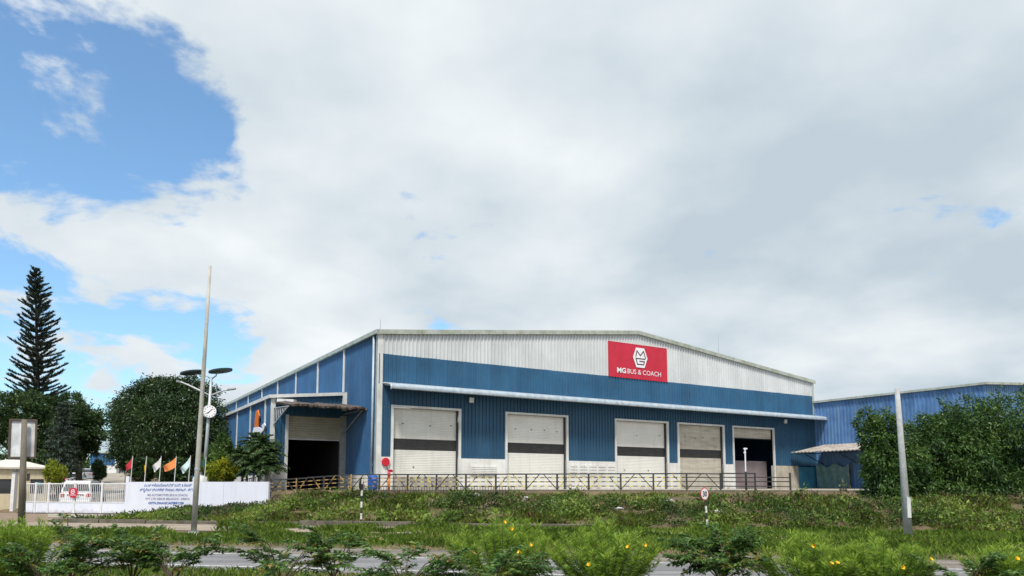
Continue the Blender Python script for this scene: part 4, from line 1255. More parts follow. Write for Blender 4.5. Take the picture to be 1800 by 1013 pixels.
# solar lamp behind the wall
sb = at(358, 846, 46.0); sb[2] = gh(sb)
st = at(371.5, 664, 46.0); sdir = (st - sb) / np.linalg.norm(st - sb)
sl = empty('solar_street_lamp', sb, 'twin solar street lamp with two oval panels behind the white wall', 'street lamp')
m = MB(); m.tube([sb, st], [.13, .08], 10); m.build('pole', 'steel', sl, True)
m = MB(); m.tube([sb, sb + UP * .9, at(358.5, 826, 46), at(359.5, 816, 46)], [.75, .62, .22, .12], 12); m.build('pedestal', 'trim_white', sl, True)
for (cxp, cyp, wpx, rx, side) in ((337.5, 656.5, 42, 1, -1), (387.5, 653.5, 42, 1, 1)):
    c = at(cxp, cyp, 46.0); hw = wpx / 2 / F_PX * 46
    n_ = 20
    tilt = .055 * -side * 0 + .09
    m = MB()
    vs = []
    for zt_ in (0, .10):
        for k in range(n_):
            w = 2 * math.pi * k / n_
            x = math.cos(w) * hw; y = math.sin(w) * .42
            vs.append(c + V3(x, y, x * .13 + zt_ - y * .12))
    m.add(vs, [tuple(range(n_))[::-1], tuple(range(n_, 2 * n_))] + [(k, (k + 1) % n_, n_ + (k + 1) % n_, n_ + k) for k in range(n_)])
    m.build('solar_panel', 'solar', sl)
    m = MB(); m.tube([st - UP * .1, st + V3(side * .3, 0, .12), c + V3(-side * hw * .3, 0, -.03)], [.05, .045, .035], 8); m.build('panel_arm', 'steel', sl, True)
for (pts, side) in (([(370, 696), (352, 687), (333, 678), (320, 672.5), (311, 671)], -1), ([(368, 696), (378, 692.5), (392, 687), (414, 684)], 1)):
    P3 = [at(a, b, 46.0) for a, b in pts]
    m = MB(); m.tube(P3, [.055] * 2 + [.05] * (len(P3) - 2), 8); m.build('lamp_arm', 'steel', sl, True)
    m = MB(); q = P3[-1]; q0 = P3[-2] + (P3[-1] - P3[-2]) * .35; m.bar(q0 + UP * .05, q + UP * .03, .22, .07); m.build('lamp_head', 'steel', sl)
# clock drum on that pole
cc = at(368.8, 723.5, 45.7)
ck = empty('clock', cc - UP * .4, 'round white clock hung on the solar lamp pole', 'clock')
cn_ = np.array([.12, -1, 0]); cn_ /= np.linalg.norm(cn_)
m = MB(); m.disc(cc + V3(-.12, .22, 0), cn_, .40, .40, 28); m.build('drum', 'steel', ck)
m = MB(); m.disc(cc, cn_, .385, .05, 28); m.build('face', 'sign_white', ck)
ca = np.cross(UP, cn_); ca = -ca if ca[0] < 0 else ca
m = MB()
for k in range(12):
    w = 2 * math.pi * k / 12
    p0 = cc + cn_ * .03 + ca * math.sin(w) * .27 + UP * math.cos(w) * .27; p1 = cc + cn_ * .03 + ca * math.sin(w) * .34 + UP * math.cos(w) * .34
    m.bar(p0, p1, .035, .01, up=cn_)
m.build('hour_marks', 'sign_dark', ck)
m = MB(); m.bar(cc + cn_ * .035 - ca * .12 - UP * .12, cc + cn_ * .035 + ca * .16 + UP * .16, .04, .01, up=cn_); m.bar(cc + cn_ * .035, cc + cn_ * .035 - ca * .2 - UP * .13, .035, .01, up=cn_); m.build('hands', 'sign_dark', ck)
# roadside board seen from behind
by = 29.0
bb = at(38, 930, by); bb[2] = .05
bt = at(43, 738, by); bd_ = (bt - bb) / np.linalg.norm(bt - bb)
bo = empty('roadside_board', bb, 'back of a roadside board on a concrete post at far left', 'sign')
m = MB(); m.tube([bb - bd_ * .3, bt], [.14, .10], 10); m.build('post', 'pole_brown', bo, True)
for (a, b) in ((18, 42.5), (46, 61)):
    p0, p1, p2, p3 = at(a - .5, 803, by + .25), at(b, 803, by + .25), at(b + 1.5, 741, by + .25), at(a + 2, 740, by + .25)
    m = MB(); m.prism([p0, p1, p2, p3], V3(0, .04, 0)); m.build('panel', 'board_back', bo)
m = MB()
for (a, b) in (((15, 805), (18, 737)), ((61.5, 805), (64, 738)), ((15, 805), (61.5, 805)), ((18, 738), (64, 739))):
    m.bar(at(*a, by + .22), at(*b, by + .22), .07, .07)
m.build('frame', 'frame_brown', bo)
# concrete pole by the right-hand trees
base = gnd(1597, 946, .08)
tp = at(1587.5, 845, base[1]); dirp = (tp - base) / np.linalg.norm(tp - base); dirp = V3(-.022, .0, 1); dirp /= np.linalg.norm(dirp)
e = empty('concrete_pole', base, 'grey concrete pole at the right end of the bank before the leafy tree', 'pole')
m = MB(); m.tube([base - dirp * .2, base + dirp * 3, base + dirp * 5.6], [.16, .115, .085], 10); m.build('shaft', 'concrete_grey', e, True)
m = MB(); m.obox(base + UP * .75 + V3(-.075, -.19, 0), V3(.13, 0, 0), V3(0, .06, 0), UP * .75); m.build('plate', 'trim_white', e)
# banded posts
pb = at(635, 908, 35.6); pb[2] = gh(pb) - .05
ptz = at(634, 842, pb[1])[2]
e = empty('road_sign', pb, 'black and white banded post with edge-on plate, left of the bank', 'sign')
m = MB(); m.tube([pb, V3(pb[0], pb[1], ptz)], .05, 8); m.build('post', 'post_bands', e)
m = MB(); m.disc(V3(pb[0] - .02, pb[1] - .06, ptz - .28), V3(.985, -.17, 0), .30, .015, 24); m.build('plate', 'metal_dark', e)
pb = at(1244, 921, 31.5); pb[2] = gh(pb) - .05
scn = at(1238.5, 868.5, pb[1] - .06)
e = empty('road_sign', pb, 'round red-ringed 30 speed limit sign on a banded post on the bank', 'sign')
m = MB(); m.tube([pb, scn + V3(0.02, .06, .2)], .045, 8); m.build('post', 'post_bands', e)
sn = V3(.62, -.78, 0); sn /= np.linalg.norm(sn); sa = np.cross(UP, sn); sa = sa if sa[0] > 0 else -sa
m = MB(); m.disc(scn, sn, .275, .015, 28); m.build('ring', 'red_paint', e)
m = MB(); m.disc(scn + sn * .009, sn, .235, .008, 28); m.build('face', 'sign_white', e)
m = MB(); put_text(m, '30', scn + sn * .016 - UP * .11, sa, UP, .32, width=.29, bold=.012); m.build('number', 'sign_dark', e)
# pipe mouth in the bank
pc = gnd(480, 902, .55)
e = empty('drain_pipe', pc, 'dark concrete drain pipe mouth in the bank below the wall end', 'pipe')
m = MB()
n_ = 18; vs = []
pdir = -E_V
for (o_, r_) in ((0, .34), (0, .27), (-1.2, .27), (-1.2, .34)):
    for k in range(n_):
        w = 2 * math.pi * k / n_
        vs.append(pc + UP * .3 + pdir * o_ + E_U * math.cos(w) * r_ + UP * math.sin(w) * r_)
m.add(vs, [(a * n_ + k, a * n_ + (k + 1) % n_, ((a + 1) % 4) * n_ + (k + 1) % n_, ((a + 1) % 4) * n_ + k) for a in range(4) for k in range(n_)])
m.build('pipe_wall', 'concrete_dark', e)
m = MB(); m.disc(pc + UP * .3 - pdir * 1.15, pdir, .28, .02, n_); m.build('pipe_end', 'door_dark', e)
# litter on the bank
for i, (px, py, lab) in enumerate(((838, 864, 'crumpled white plastic sheet at the top of the bank under the second door'), (925, 869, 'pale crumpled bag high on the bank'), (968, 877, 'white plastic bag caught in the weeds mid bank'), (1178, 873, 'white rag high on the bank left of the speed sign'), (1085, 885, 'pale dry cloth strip among the weeds'), (1261, 888, 'long pale scrap lying just right of the speed sign'))):
    vv = 38.2 - (py - 864) * .12
    r = ray(px, py); r = r / r[1]; y = vv / (r[0] * E_V[0] + E_V[1])
    p = V3(r[0] * y, y, 0); p[2] = gh(p) + .22
    m = MB(); n1, n2 = 8, 5
    vs = []
    rr = random.Random(i)
    sx = .24 if i < 4 else .34
    sz_ = .16 if i < 4 else .09
    for a in range(n2 + 1):
        th = math.pi * a / n2
        for b in range(n1):
            ph = 2 * math.pi * b / n1
            k = rr.uniform(.25, 1.1)
            vs.append(p + V3(math.sin(th) * math.cos(ph) * sx * k, math.sin(th) * math.sin(ph) * .2 * k, math.cos(th) * sz_ * k))
    m.add(vs, [(a * n1 + b, a * n1 + (b + 1) % n1, (a + 1) * n1 + (b + 1) % n1, (a + 1) * n1 + b) for a in range(n2) for b in range(n1)])
    tag(m.build('litter', 'litter'), lab, 'litter', 'litter on the bank')

# ================================================================== vegetation
def unit(a):
    return a / (np.linalg.norm(a, axis=-1, keepdims=True) + 1e-9)
def rdir(n, rng):
    return unit(rng.normal(size=(n, 3)))
def leafquads(P, D, L, W, rng, wide=0.45, roll=None):
    """one four-cornered leaf per point: P base, D axis, L length, W width"""
    n = len(P)
    D = unit(D)
    N = rdir(n, rng) if roll is None else roll
    S = unit(np.cross(D, N))
    L = np.broadcast_to(L, (n,))[:, None]; W = np.broadcast_to(W, (n,))[:, None]
    U_ = np.cross(S, D)
    mid = P + D * L * wide
    q = np.stack([P, mid + S * W / 2 + U_ * W * .12, P + D * L - U_ * L * .06, mid - S * W / 2 + U_ * W * .12], 1)
    return q
def fbm(P, f):
    out_ = np.empty(len(P))
    for i, p in enumerate(P):
        out_[i] = mnoise.noise(Vector((p[0] * f, p[1] * f, p[2] * f)))
    return out_
def crown_points(lobes, n, rng, shell=.55, lump=.5, lf=.9):
    """points through lumpy ellipsoids, denser towards the outside; returns point and outward direction"""
    vol = np.array([l[1][0] * l[1][1] * l[1][2] for l in lobes]) ** .75
    cnt = (n * vol / vol.sum()).astype(int)
    Ps, Ds = [], []
    for (c, r), k in zip(lobes, cnt):
        d = rdir(k, rng)
        rad = shell + (1 - shell) * rng.random(k) ** .6
        # clumps: pull points towards sub-centres
        nc = max(8, k // 90)
        cd = rdir(nc, rng); crad = (.60 + .58 * rng.random(nc) ** .8)
        cc_ = cd * crad[:, None]
        idx = rng.integers(0, nc, k)
        p = d * rad[:, None]
        sel = rng.random(k) < lump
        p[sel] = cc_[idx[sel]] + rng.normal(size=(sel.sum(), 3)) * .10
        Ps.append(np.asarray(c) + p * np.asarray(r)); Ds.append(unit(p / np.asarray(r)))
    return np.concatenate(Ps), np.concatenate(Ds)
def limb_tubes(mb, base, top, lobes, rng, r0=.22):
    mid = base + (top - base) * .55 + V3(rng.normal() * .12, rng.normal() * .12, 0)
    mb.tube([base - UP * .2, base + UP * .3, mid, top], [r0 * 1.35, r0, r0 * .8, r0 * .45], 9)
    for c, r in lobes:
        st_ = base + (top - base) * rng.uniform(.5, .95)
        c = np.asarray(c)
        mm = (st_ + c) / 2 + V3(rng.normal() * .2, rng.normal() * .2, -.15)
        mb.tube([st_, mm, c + V3(0, 0, np.asarray(r)[2] * .3)], [r0 * .45, r0 * .3, r0 * .1], 6)
def broad_tree(name, label, base, lobes, n, mat, leafL, leafW, seed, r0=.22, droop=.5, group=None, bark='bark', cat='tree', shell=.55, lump=.55, warm=0.0):
    rng = np.random.default_rng(seed)
    e = empty(name, base, label, cat, group)
    P, D = crown_points(lobes, n, rng, shell, lump)
    k = len(P)
    ax = unit(D * .7 + rdir(k, rng) * .8 - UP * droop)
    q = leafquads(P, ax, leafL * rng.uniform(.6, 1.25, k), leafW * rng.uniform(.7, 1.2, k), rng)
    nz_ = fbm(P, .8)
    rnd = np.clip(.42 + .55 * nz_ + rng.normal(size=k) * .2 + warm, 0, 1)
    quads_obj('crown', q, mat, e, rnd)
    m = MB()
    tp_ = np.mean([np.asarray(l[0]) for l in lobes], 0)
    limb_tubes(m, np.asarray(base), tp_, lobes, rng, r0)
    m.build('trunk', bark, e, True)
    return e
def px_lobe(px, py, wpx, hpx, Y, dy=0.0, dep=None):
    c = at(px, py, Y + dy)
    rx = wpx / 2 / F_PX * Y; rz = hpx / 2 / F_PX * Y
    return (c, (rx, dep or rx, rz))
# --- big mango right of the drive
Y = 60.0
b = at(300, 850, Y); b[2] = gh(b)
lob = [px_lobe(292, 705, 110, 80, Y), px_lobe(250, 725, 92, 95, Y, -.5), px_lobe(338, 716, 90, 95, Y, .5), px_lobe(290, 755, 165, 105, Y, -1),
       px_lobe(232, 768, 68, 90, Y, 0), px_lobe(362, 765, 58, 95, Y, .5), px_lobe(300, 686, 96, 46, Y, 0), px_lobe(272, 800, 120, 70, Y, 1), px_lobe(335, 800, 80, 70, Y, 1), px_lobe(212, 730, 32, 38, Y, 0), px_lobe(235, 700, 40, 36, Y), px_lobe(372, 730, 32, 50, Y)]
broad_tree('mango_tree', 'large dense dark green rounded tree right of the drive', b, lob, 78000, 'leaf_mango', .27, .095, 11, .35, .55, lump=.7)
# --- trees left of the drive
Y = 62.0
b = at(140, 848, Y); b[2] = gh(b)
lob = [px_lobe(122, 712, 52, 44, Y), px_lobe(136, 750, 74, 78, Y), px_lobe(112, 765, 80, 90, Y, -.5), px_lobe(148, 780, 42, 58, Y), px_lobe(96, 730, 40, 50, Y), px_lobe(162, 748, 28, 40, Y), px_lobe(170, 768, 22, 30, Y)]
broad_tree('bushy_tree', 'dark bushy tree left of the drive below the conifer', b, lob, 36000, 'leaf_left', .27, .095, 12, .3, .45, lump=.78)
Y = 57.0
b = at(18, 850, Y); b[2] = gh(b)
lob = [px_lobe(20, 728, 80, 70, Y), px_lobe(55, 715, 60, 50, Y), px_lobe(-20, 735, 90, 80, Y), px_lobe(60, 765, 70, 90, Y, .5), px_lobe(10, 780, 110, 90, Y, 1), px_lobe(20, 697, 30, 24, Y), px_lobe(75, 795, 50, 80, Y)]
broad_tree('bushy_tree', 'leafy mid green tree behind the guard house at far left', b, lob, 27000, 'leaf_left', .30, .10, 13, .28, .4, warm=.1, lump=.85)
# --- layered dark conifer
Y = 55.0
b = at(104, 850, Y); b[2] = gh(b)
rng = np.random.default_rng(5)
e = empty('young_conifer', b, 'dark layered conifer with drooping branches beside the parked cars', 'tree')
topz = at(100, 705, Y)[2]
m = MB(); m.tube([b, V3(b[0], b[1], topz)], [.16, .03], 8); m.build('trunk', 'bark_dark', e, True)
Q = []
for z in np.arange(b[2] + .6, topz, .34):
    f = (topz - z) / (topz - b[2])
    for k in range(9):
        w = rng.uniform(0, 6.28); L = (.25 + 1.75 * f ** .8) * rng.uniform(.8, 1.1)
        dr = V3(math.cos(w), math.sin(w), 0)
        n_ = int(26 + 44 * f)
        t = rng.random(n_)
        P = V3(b[0], b[1], z) + dr * (t * L)[:, None] + UP * (-.35 * (t * L) ** 1.3 * .4)[:, None] + rng.normal(size=(n_, 3)) * .05
        D = dr * .6 + rdir(n_, rng) * .7 - UP * .5
        Q.append(leafquads(P, D, .26 * rng.uniform(.7, 1.2, n_), .06, rng))
Q = np.concatenate(Q); quads_obj('crown', Q, 'leaf_pine', e, rng.random(len(Q)))
# --- tall Norfolk pine
Y = 72.0
b = at(71, 850, Y); b[2] = gh(b)
tip = at(62, 470, Y)
rng = np.random.default_rng(6)
e = empty('norfolk_pine', b, 'tall narrow conifer with tiers of upswept branches at far left', 'tree')
def trunk_at(z):
    t = (z - b[2]) / (tip[2] - b[2]); return b + (tip - b) * t
m = MB(); m.tube([b, trunk_at(8), trunk_at(15), tip], [.32, .26, .17, .03], 9); m.build('trunk', 'bark_dark', e, True)
Q = []; br = MB()
z = 9.0
while z < tip[2] - .25:
    f = (tip[2] - z) / (tip[2] - 11.0)
    Lm = np.interp(f, [0, .05, .12, .25, .5, .8, 1.2], [.12, .38, .75, 1.2, 1.85, 2.4, 2.65])
    nb_ = 8 if f > .1 else 6
    off = rng.uniform(0, 6.28)
    for k in range(nb_):
        w = off + 2 * math.pi * k / nb_ + rng.normal() * .15
        L = Lm * rng.uniform(.62, 1.15)
        dr = V3(math.cos(w), math.sin(w), 0)
        rise = .10 + .24 * (1 - min(1, f)) + rng.normal() * .05
        P0 = trunk_at(z + rng.normal() * .08)
        ts = np.linspace(0, 1, 5)
        path = [P0 + dr * L * t + UP * L * (rise * t + .26 * t * t) for t in ts]
        br.tube(path, [.045, .04, .03, .02, .012], 4, False)
        n_ = int(30 + 105 * L)
        t = .12 + .88 * rng.random(n_) ** .8
        P = P0 + dr * (t * L)[:, None] + UP * (L * (rise * t + .26 * t * t))[:, None] + rng.normal(size=(n_, 3)) * .035
        side = np.cross(dr, UP)
        D = dr * .55 + UP * .55 + side * (rng.choice([-1, 1], n_) * rng.uniform(.1, .75, n_))[:, None] + rdir(n_, rng) * .25
        Q.append(leafquads(P, D, .30 * rng.uniform(.6, 1.25, n_), .06, rng))
    z += .58 * rng.uniform(.9, 1.12) * (1 if f > .3 else .62 + 1.2 * f)
br.build('branches', 'bark_dark', e)
Q = np.concatenate(Q); quads_obj('needles', Q, 'leaf_pine', e, rng.random(len(Q)))
# --- leafy trees at the right end
def right_tree(label, pxs, Y, seed, n, bx):
    b = at(bx, 900, Y); b[2] = gh(b)
    lob = [px_lobe(*q, Y, random.uniform(-.5, .5)) for q in pxs]
    broad_tree('leafy_tree', label, b, lob, n, 'leaf_right', .24, .07, seed, .14, .6, 'leafy trees at the right end of the bank', shell=.35, lump=.6)
right_tree('leafy light green tree beside the annex porch at the right end of the bank', [(1524, 738, 36, 46), (1530, 768, 44, 50), (1552, 775, 56, 80), (1558, 745, 45, 60), (1556, 820, 70, 80), (1584, 815, 72, 90), (1568, 870, 80, 80), (1595, 865, 80, 90), (1552, 905, 70, 60)], 36.0, 21, 24000, 1555)
right_tree('leafy tree hanging over the bank behind the right concrete pole', [(1645, 770, 100, 90), (1695, 750, 100, 90), (1660, 800, 140, 120), (1630, 870, 110, 110), (1700, 860, 120, 120), (1655, 915, 110, 50)], 37.0, 22, 38000, 1655)
right_tree('leafy tree rightmost on the bank past the concrete pole', [(1770, 760, 120, 130), (1820, 800, 130, 140), (1760, 850, 120, 120), (1830, 880, 120, 100)], 36.0, 23, 28000, 1785)

# --- shrubs behind the white wall
def shrub(name, label, px, py, wpx, hpx, Y, mat, n, L, W, seed, warm=0.0, cat='shrub', droop=.1):
    b = at(px, 850, Y); b[2] = gh(b)
    c0 = at(px, py, Y)
    rr = np.random.default_rng(seed)
    lob = []
    for k in range(6):
        lob.append(px_lobe(px + rr.normal() * wpx * .22, py + rr.normal() * hpx * .2, wpx * .55, hpx * .55, Y, rr.normal() * .4))
    return broad_tree(name, label, b, lob, n, mat, L, W, seed, .05, droop, None, 'twig', cat, .3, .6, warm)
shrub('croton_shrub', 'bright yellow-green croton shrub behind the white wall', 404, 819, 44, 58, 45.6, 'leaf_yellow', 7000, .22, .07, 31, .15)
shrub('green_shrub', 'fresh green shrub left of the croton behind the white wall', 380, 812, 42, 66, 47.0, 'leaf_right', 6500, .22, .08, 32, .3)
shrub('croton_shrub', 'low lime green shrub just right of the tall concrete pole', 369, 830, 26, 36, 45.4, 'leaf_yellow', 3000, .2, .07, 37, -.15)
shrub('green_shrub', 'fresh green shrub behind the croton against the annex wall', 398, 797, 44, 50, 48.6, 'leaf_right', 5000, .24, .08, 38, .25)
shrub('green_shrub', 'dark undergrowth shrub behind the red and yellow flags', 248, 832, 60, 46, 50, 'leaf_left', 4500, .26, .08, 33)
shrub('green_shrub', 'dark undergrowth shrub behind the orange flag', 310, 832, 70, 46, 50, 'leaf_left', 4500, .26, .08, 34)
shrub('croton_shrub', 'yellow shrub at the corner of the guard house', 95, 830, 26, 40, 50.5, 'leaf_yellow', 2500, .24, .07, 35, .1)
shrub('green_shrub', 'small round dark shrub on the drive before the distant blue building', 176, 826, 26, 34, 80, 'leaf_mango', 2500, .34, .12, 36)
# --- clump of palms by the lean-to
def palm(label, px, pyc, Y, seed, R_=1.45, nf=54):
    rng = np.random.default_rng(seed)
    b = at(px, 850, Y); b[2] = gh(b)
    c = at(px, pyc, Y)
    e = empty('palm', b, label, 'palm', 'palms by the side annex')
    m = MB(); m.tube([b - UP * .1, (b + c) / 2 + V3(rng.normal() * .1, 0, 0), c], [.10, .08, .07], 8); m.build('trunk', 'bark_pale', e, True)
    Q = []
    for k in range(nf):
        w = rng.uniform(0, 6.28); el = rng.uniform(-.2, 1.3)
        dr = V3(math.cos(w) * math.cos(el), math.sin(w) * math.cos(el), math.sin(el))
        L = R_ * rng.uniform(.75, 1.15)
        n_ = 46
        t = np.linspace(.12, 1, n_)
        cen = c + dr * (t * L)[:, None] - UP * (.42 * L * t ** 2.2)[:, None]
        tang = unit(np.gradient(cen, axis=0))
        side = unit(np.cross(tang, UP) + 1e-6)
        for s_ in (-1, 1):
            D = side * s_ * .8 + tang * .55 - UP * .35 + rng.normal(size=(n_, 3)) * .12
            Q.append(leafquads(cen, D, .40 * (1 - .5 * t) * rng.uniform(.8, 1.15, n_), .045, rng))
    Q = np.concatenate(Q); quads_obj('fronds', Q, 'leaf_palm', e, rng.random(len(Q)))
palm('short dark palm, left one of the clump before the side annex', 430, 803, 46.5, 41, 1.2)
palm('tallest dark palm in the clump beside the side annex corner', 456, 782, 47.2, 42, 1.5)
palm('dark palm leaning by the annex plinth, rightmost of the clump', 468, 798, 46.4, 43, 1.3)

palm('low dark palm at the foot of the clump beside the croton', 432, 824, 46.8, 44, 1.05)
palm('low dark palm in the middle of the clump above the handrail', 447, 820, 45.9, 45, 1.2)
palm('low dark palm against the annex corner', 474, 818, 46.0, 46, 1.0)
# --- weeds on the bank (nobody could count them)
def noise_u(P, f, seed=0.0):
    return np.array([mnoise.noise(Vector((p[0] * f + seed, p[1] * f, seed))) for p in P])
rng = np.random.default_rng(51)
nt_ = 9500
uu = rng.uniform(-31.0, 34, nt_); vv = rng.uniform(33.15, 39.15, nt_)
keep = ~((uu < -22.6) & (vv > WALL_V - .15)) & ~((uu < -29.2) & (vv > 34.5))
uu, vv = uu[keep], vv[keep]
C_ = np.array([UV(u, v, ground_h(u, v)) for u, v in zip(uu, vv)])
big = noise_u(C_, .55); col_n = noise_u(C_, .28, 7.0); bare = noise_u(C_, .5, 19.0)
tt = (vv - 33.15) / 6.4
sel = (bare < .08) | (rng.random(len(C_)) < .10)
C_, big, col_n, tt, uu = C_[sel], big[sel], col_n[sel], tt[sel], uu[sel]
hgt = np.clip(.26 + .62 * big + .10 * rng.normal(size=len(C_)), .06, .85) * np.where(tt > .78, .4, 1)
tall = rng.random(len(C_)) < .05
hgt = np.where(tall & (tt < .75), rng.uniform(.45, .95, len(C_)), hgt)
hgt = np.where(uu < -20, np.minimum(hgt, .26), hgt)
Q, RN = [], []
for c, h, cn0, t in zip(C_, hgt, col_n, tt):
    n_ = int(12 + 34 * h)
    sp = rng.choice([.6, .8, 1.0, 1.5])
    P = c + rng.normal(size=(n_, 3)) * np.array([.17, .17, 0]) + UP * (rng.random(n_) ** .8 * h)[:, None]
    D = rdir(n_, rng) * .9 + UP * .45
    Q.append(leafquads(P, D, rng.uniform(.08, .20, n_) * sp, rng.uniform(.03, .075, n_) * sp, rng))
    dead = .85 * max(0, t - .68) / .32 + .14
    base_c = .22 + .80 * cn0 + .22 * (1 - t) + rng.normal() * .17
    r_ = np.clip(base_c + rng.normal(size=n_) * .14, 0, .79)
    dd = rng.random() < dead * .8
    r_ = np.where(rng.random(n_) < (.75 if dd else .04), rng.uniform(.84, 1, n_), r_)
    RN.append(r_)
quads_obj('bank_weeds', np.concatenate(Q), 'weed', None, np.concatenate(RN), 'stuff')['label'] = 'low green weeds and dry stalks covering the bank'
# --- grass
def grass(name, label, area, n, h0, h1, w, seed, mat='grass', dry=0.0):
    rng = np.random.default_rng(seed)
    P, Hh = area(rng, n)
    k = len(P)
    D = unit(UP + rdir(k, rng) * np.array([.55, .55, .1]))
    H = (h0 + (h1 - h0) * rng.random(k)) * Hh
    bend = rdir(k, rng) * np.array([1, 1, 0])
    S = unit(np.cross(D, bend + 1e-4))
    W = (w * rng.uniform(.6, 1.3, k))[:, None]
    mid = P + D * (H * .55)[:, None]
    tipp = P + D * (H * .9)[:, None] + bend * (H * .38)[:, None]
    q = np.stack([P - S * W / 2, P + S * W / 2, mid + S * W * .45, tipp, mid - S * W * .45], 1)
    rn = np.clip(.45 + .5 * noise_u(P, .5, 3.0) + rng.normal(size=k) * .17, 0, 1)
    if dry:
        rn = np.where(rng.random(k) < dry * (1 + 1.6 * noise_u(P, .6, 23.0)), rng.uniform(.84, 1, k), np.minimum(rn, .8))
    o = quads_obj(name, q, mat, None, rn, 'stuff', 5)
    o['label'] = label
def verge_area(rng, n):
    u = rng.uniform(-38, 30, n); v = 22.25 + 6.6 * rng.random(n)
    P = np.array([UV(a, b, ground_h(a, b) - .01) for a, b in zip(u, v)])
    nz_ = noise_u(P, .35, 5.0)
    edge = np.clip((v - 22.2) / .6, .35, 1)
    ok = (v < 27.6 + 1.6 * nz_ + 1.2 * (u > -8))
    return P[ok], (np.clip(.62 + .75 * nz_, .25, 1.5) * edge)[ok]
grass('verge_grass', 'bright green grass on the verge beyond the road', verge_area, 62000, .16, .46, .030, 61)
def bank_area(rng, n):
    u = rng.uniform(-30, 34, n); v = 33.1 + 6.1 * rng.random(n)
    ok = ~((u < -22.6) & (v > WALL_V - .15)) & ~((u < -29.2) & (v > 34.5))
    u, v = u[ok], v[ok]
    P = np.array([UV(a, b, ground_h(a, b) - .01) for a, b in zip(u, v)])
    a = noise_u(P, .45, 31.0); c = noise_u(P, 1.6, 37.0)
    ok = (a + .5 * c) > (-.05 + .012 * (v - 33))
    t = (v - 33.1) / 6.1
    hh = np.clip(.6 + 1.2 * a + .5 * c, .3, 1.9) * np.where(t > .8, .5, 1) * np.where(u < -20, .55, 1)
    return P[ok], hh[ok]
grass('bank_grass', 'rough yellow-green grass tufts and dry blades on the bank', bank_area, 120000, .16, .50, .026, 64, 'bank_blades', .24)
def path_area(rng, n):
    u = rng.uniform(-21, 32, n); v = 28.2 + 4.9 * rng.random(n)
    P = np.array([UV(a, b, .1) for a, b in zip(u, v)])
    nz_ = noise_u(P, .4, 9.0)
    ok = (nz_ + .05 * (u + 13)) > .02
    return P[ok], np.clip(.6 + .6 * nz_[ok], .3, 1.3)
grass('path_grass', 'grass spreading over the footpath below the bank', path_area, 36000, .15, .45, .032, 62)
def median_area(rng, n):
    u = rng.uniform(-22, 22, n); v = 9.0 + 6.0 * rng.random(n) ** .8
    P = np.array([UV(a, b, .09) for a, b in zip(u, v)])
    nz_ = noise_u(P, .45, 13.0)
    return P, np.clip(.75 + .55 * nz_, .35, 1.3) * np.where(v > 15, .85, 1)
grass('median_grass', 'tall grass on the near strip along the road edge', median_area, 46000, .08, .22, .015, 63)

# --- far tree line round the plain (one mass)
rng = np.random.default_rng(66)
Q = []; RN = []
for k in range(420):
    a = R(-75) + R(150) * (k + rng.random()) / 420
    d = rng.uniform(190, 300)
    c = V3(math.sin(a) * d, math.cos(a) * d, 3.0)
    c[2] = gh(c) + rng.uniform(1.5, 3.0)
    n_ = 150
    p = c + rdir(n_, rng) * (rng.random(n_) ** .4)[:, None] * np.array([4.5, 4.5, 3.2]) * rng.uniform(.7, 1.3)
    Q.append(leafquads(p, rdir(n_, rng), rng.uniform(.9, 1.8, n_), rng.uniform(.5, 1.0, n_), rng)); RN.append(np.clip(.4 + rng.normal() * .15 + rng.normal(size=n_) * .2, 0, 1))
quads_obj('far_trees', np.concatenate(Q), 'leaf_left', None, np.concatenate(RN), 'stuff')['label'] = 'distant line of green trees beyond the compound'
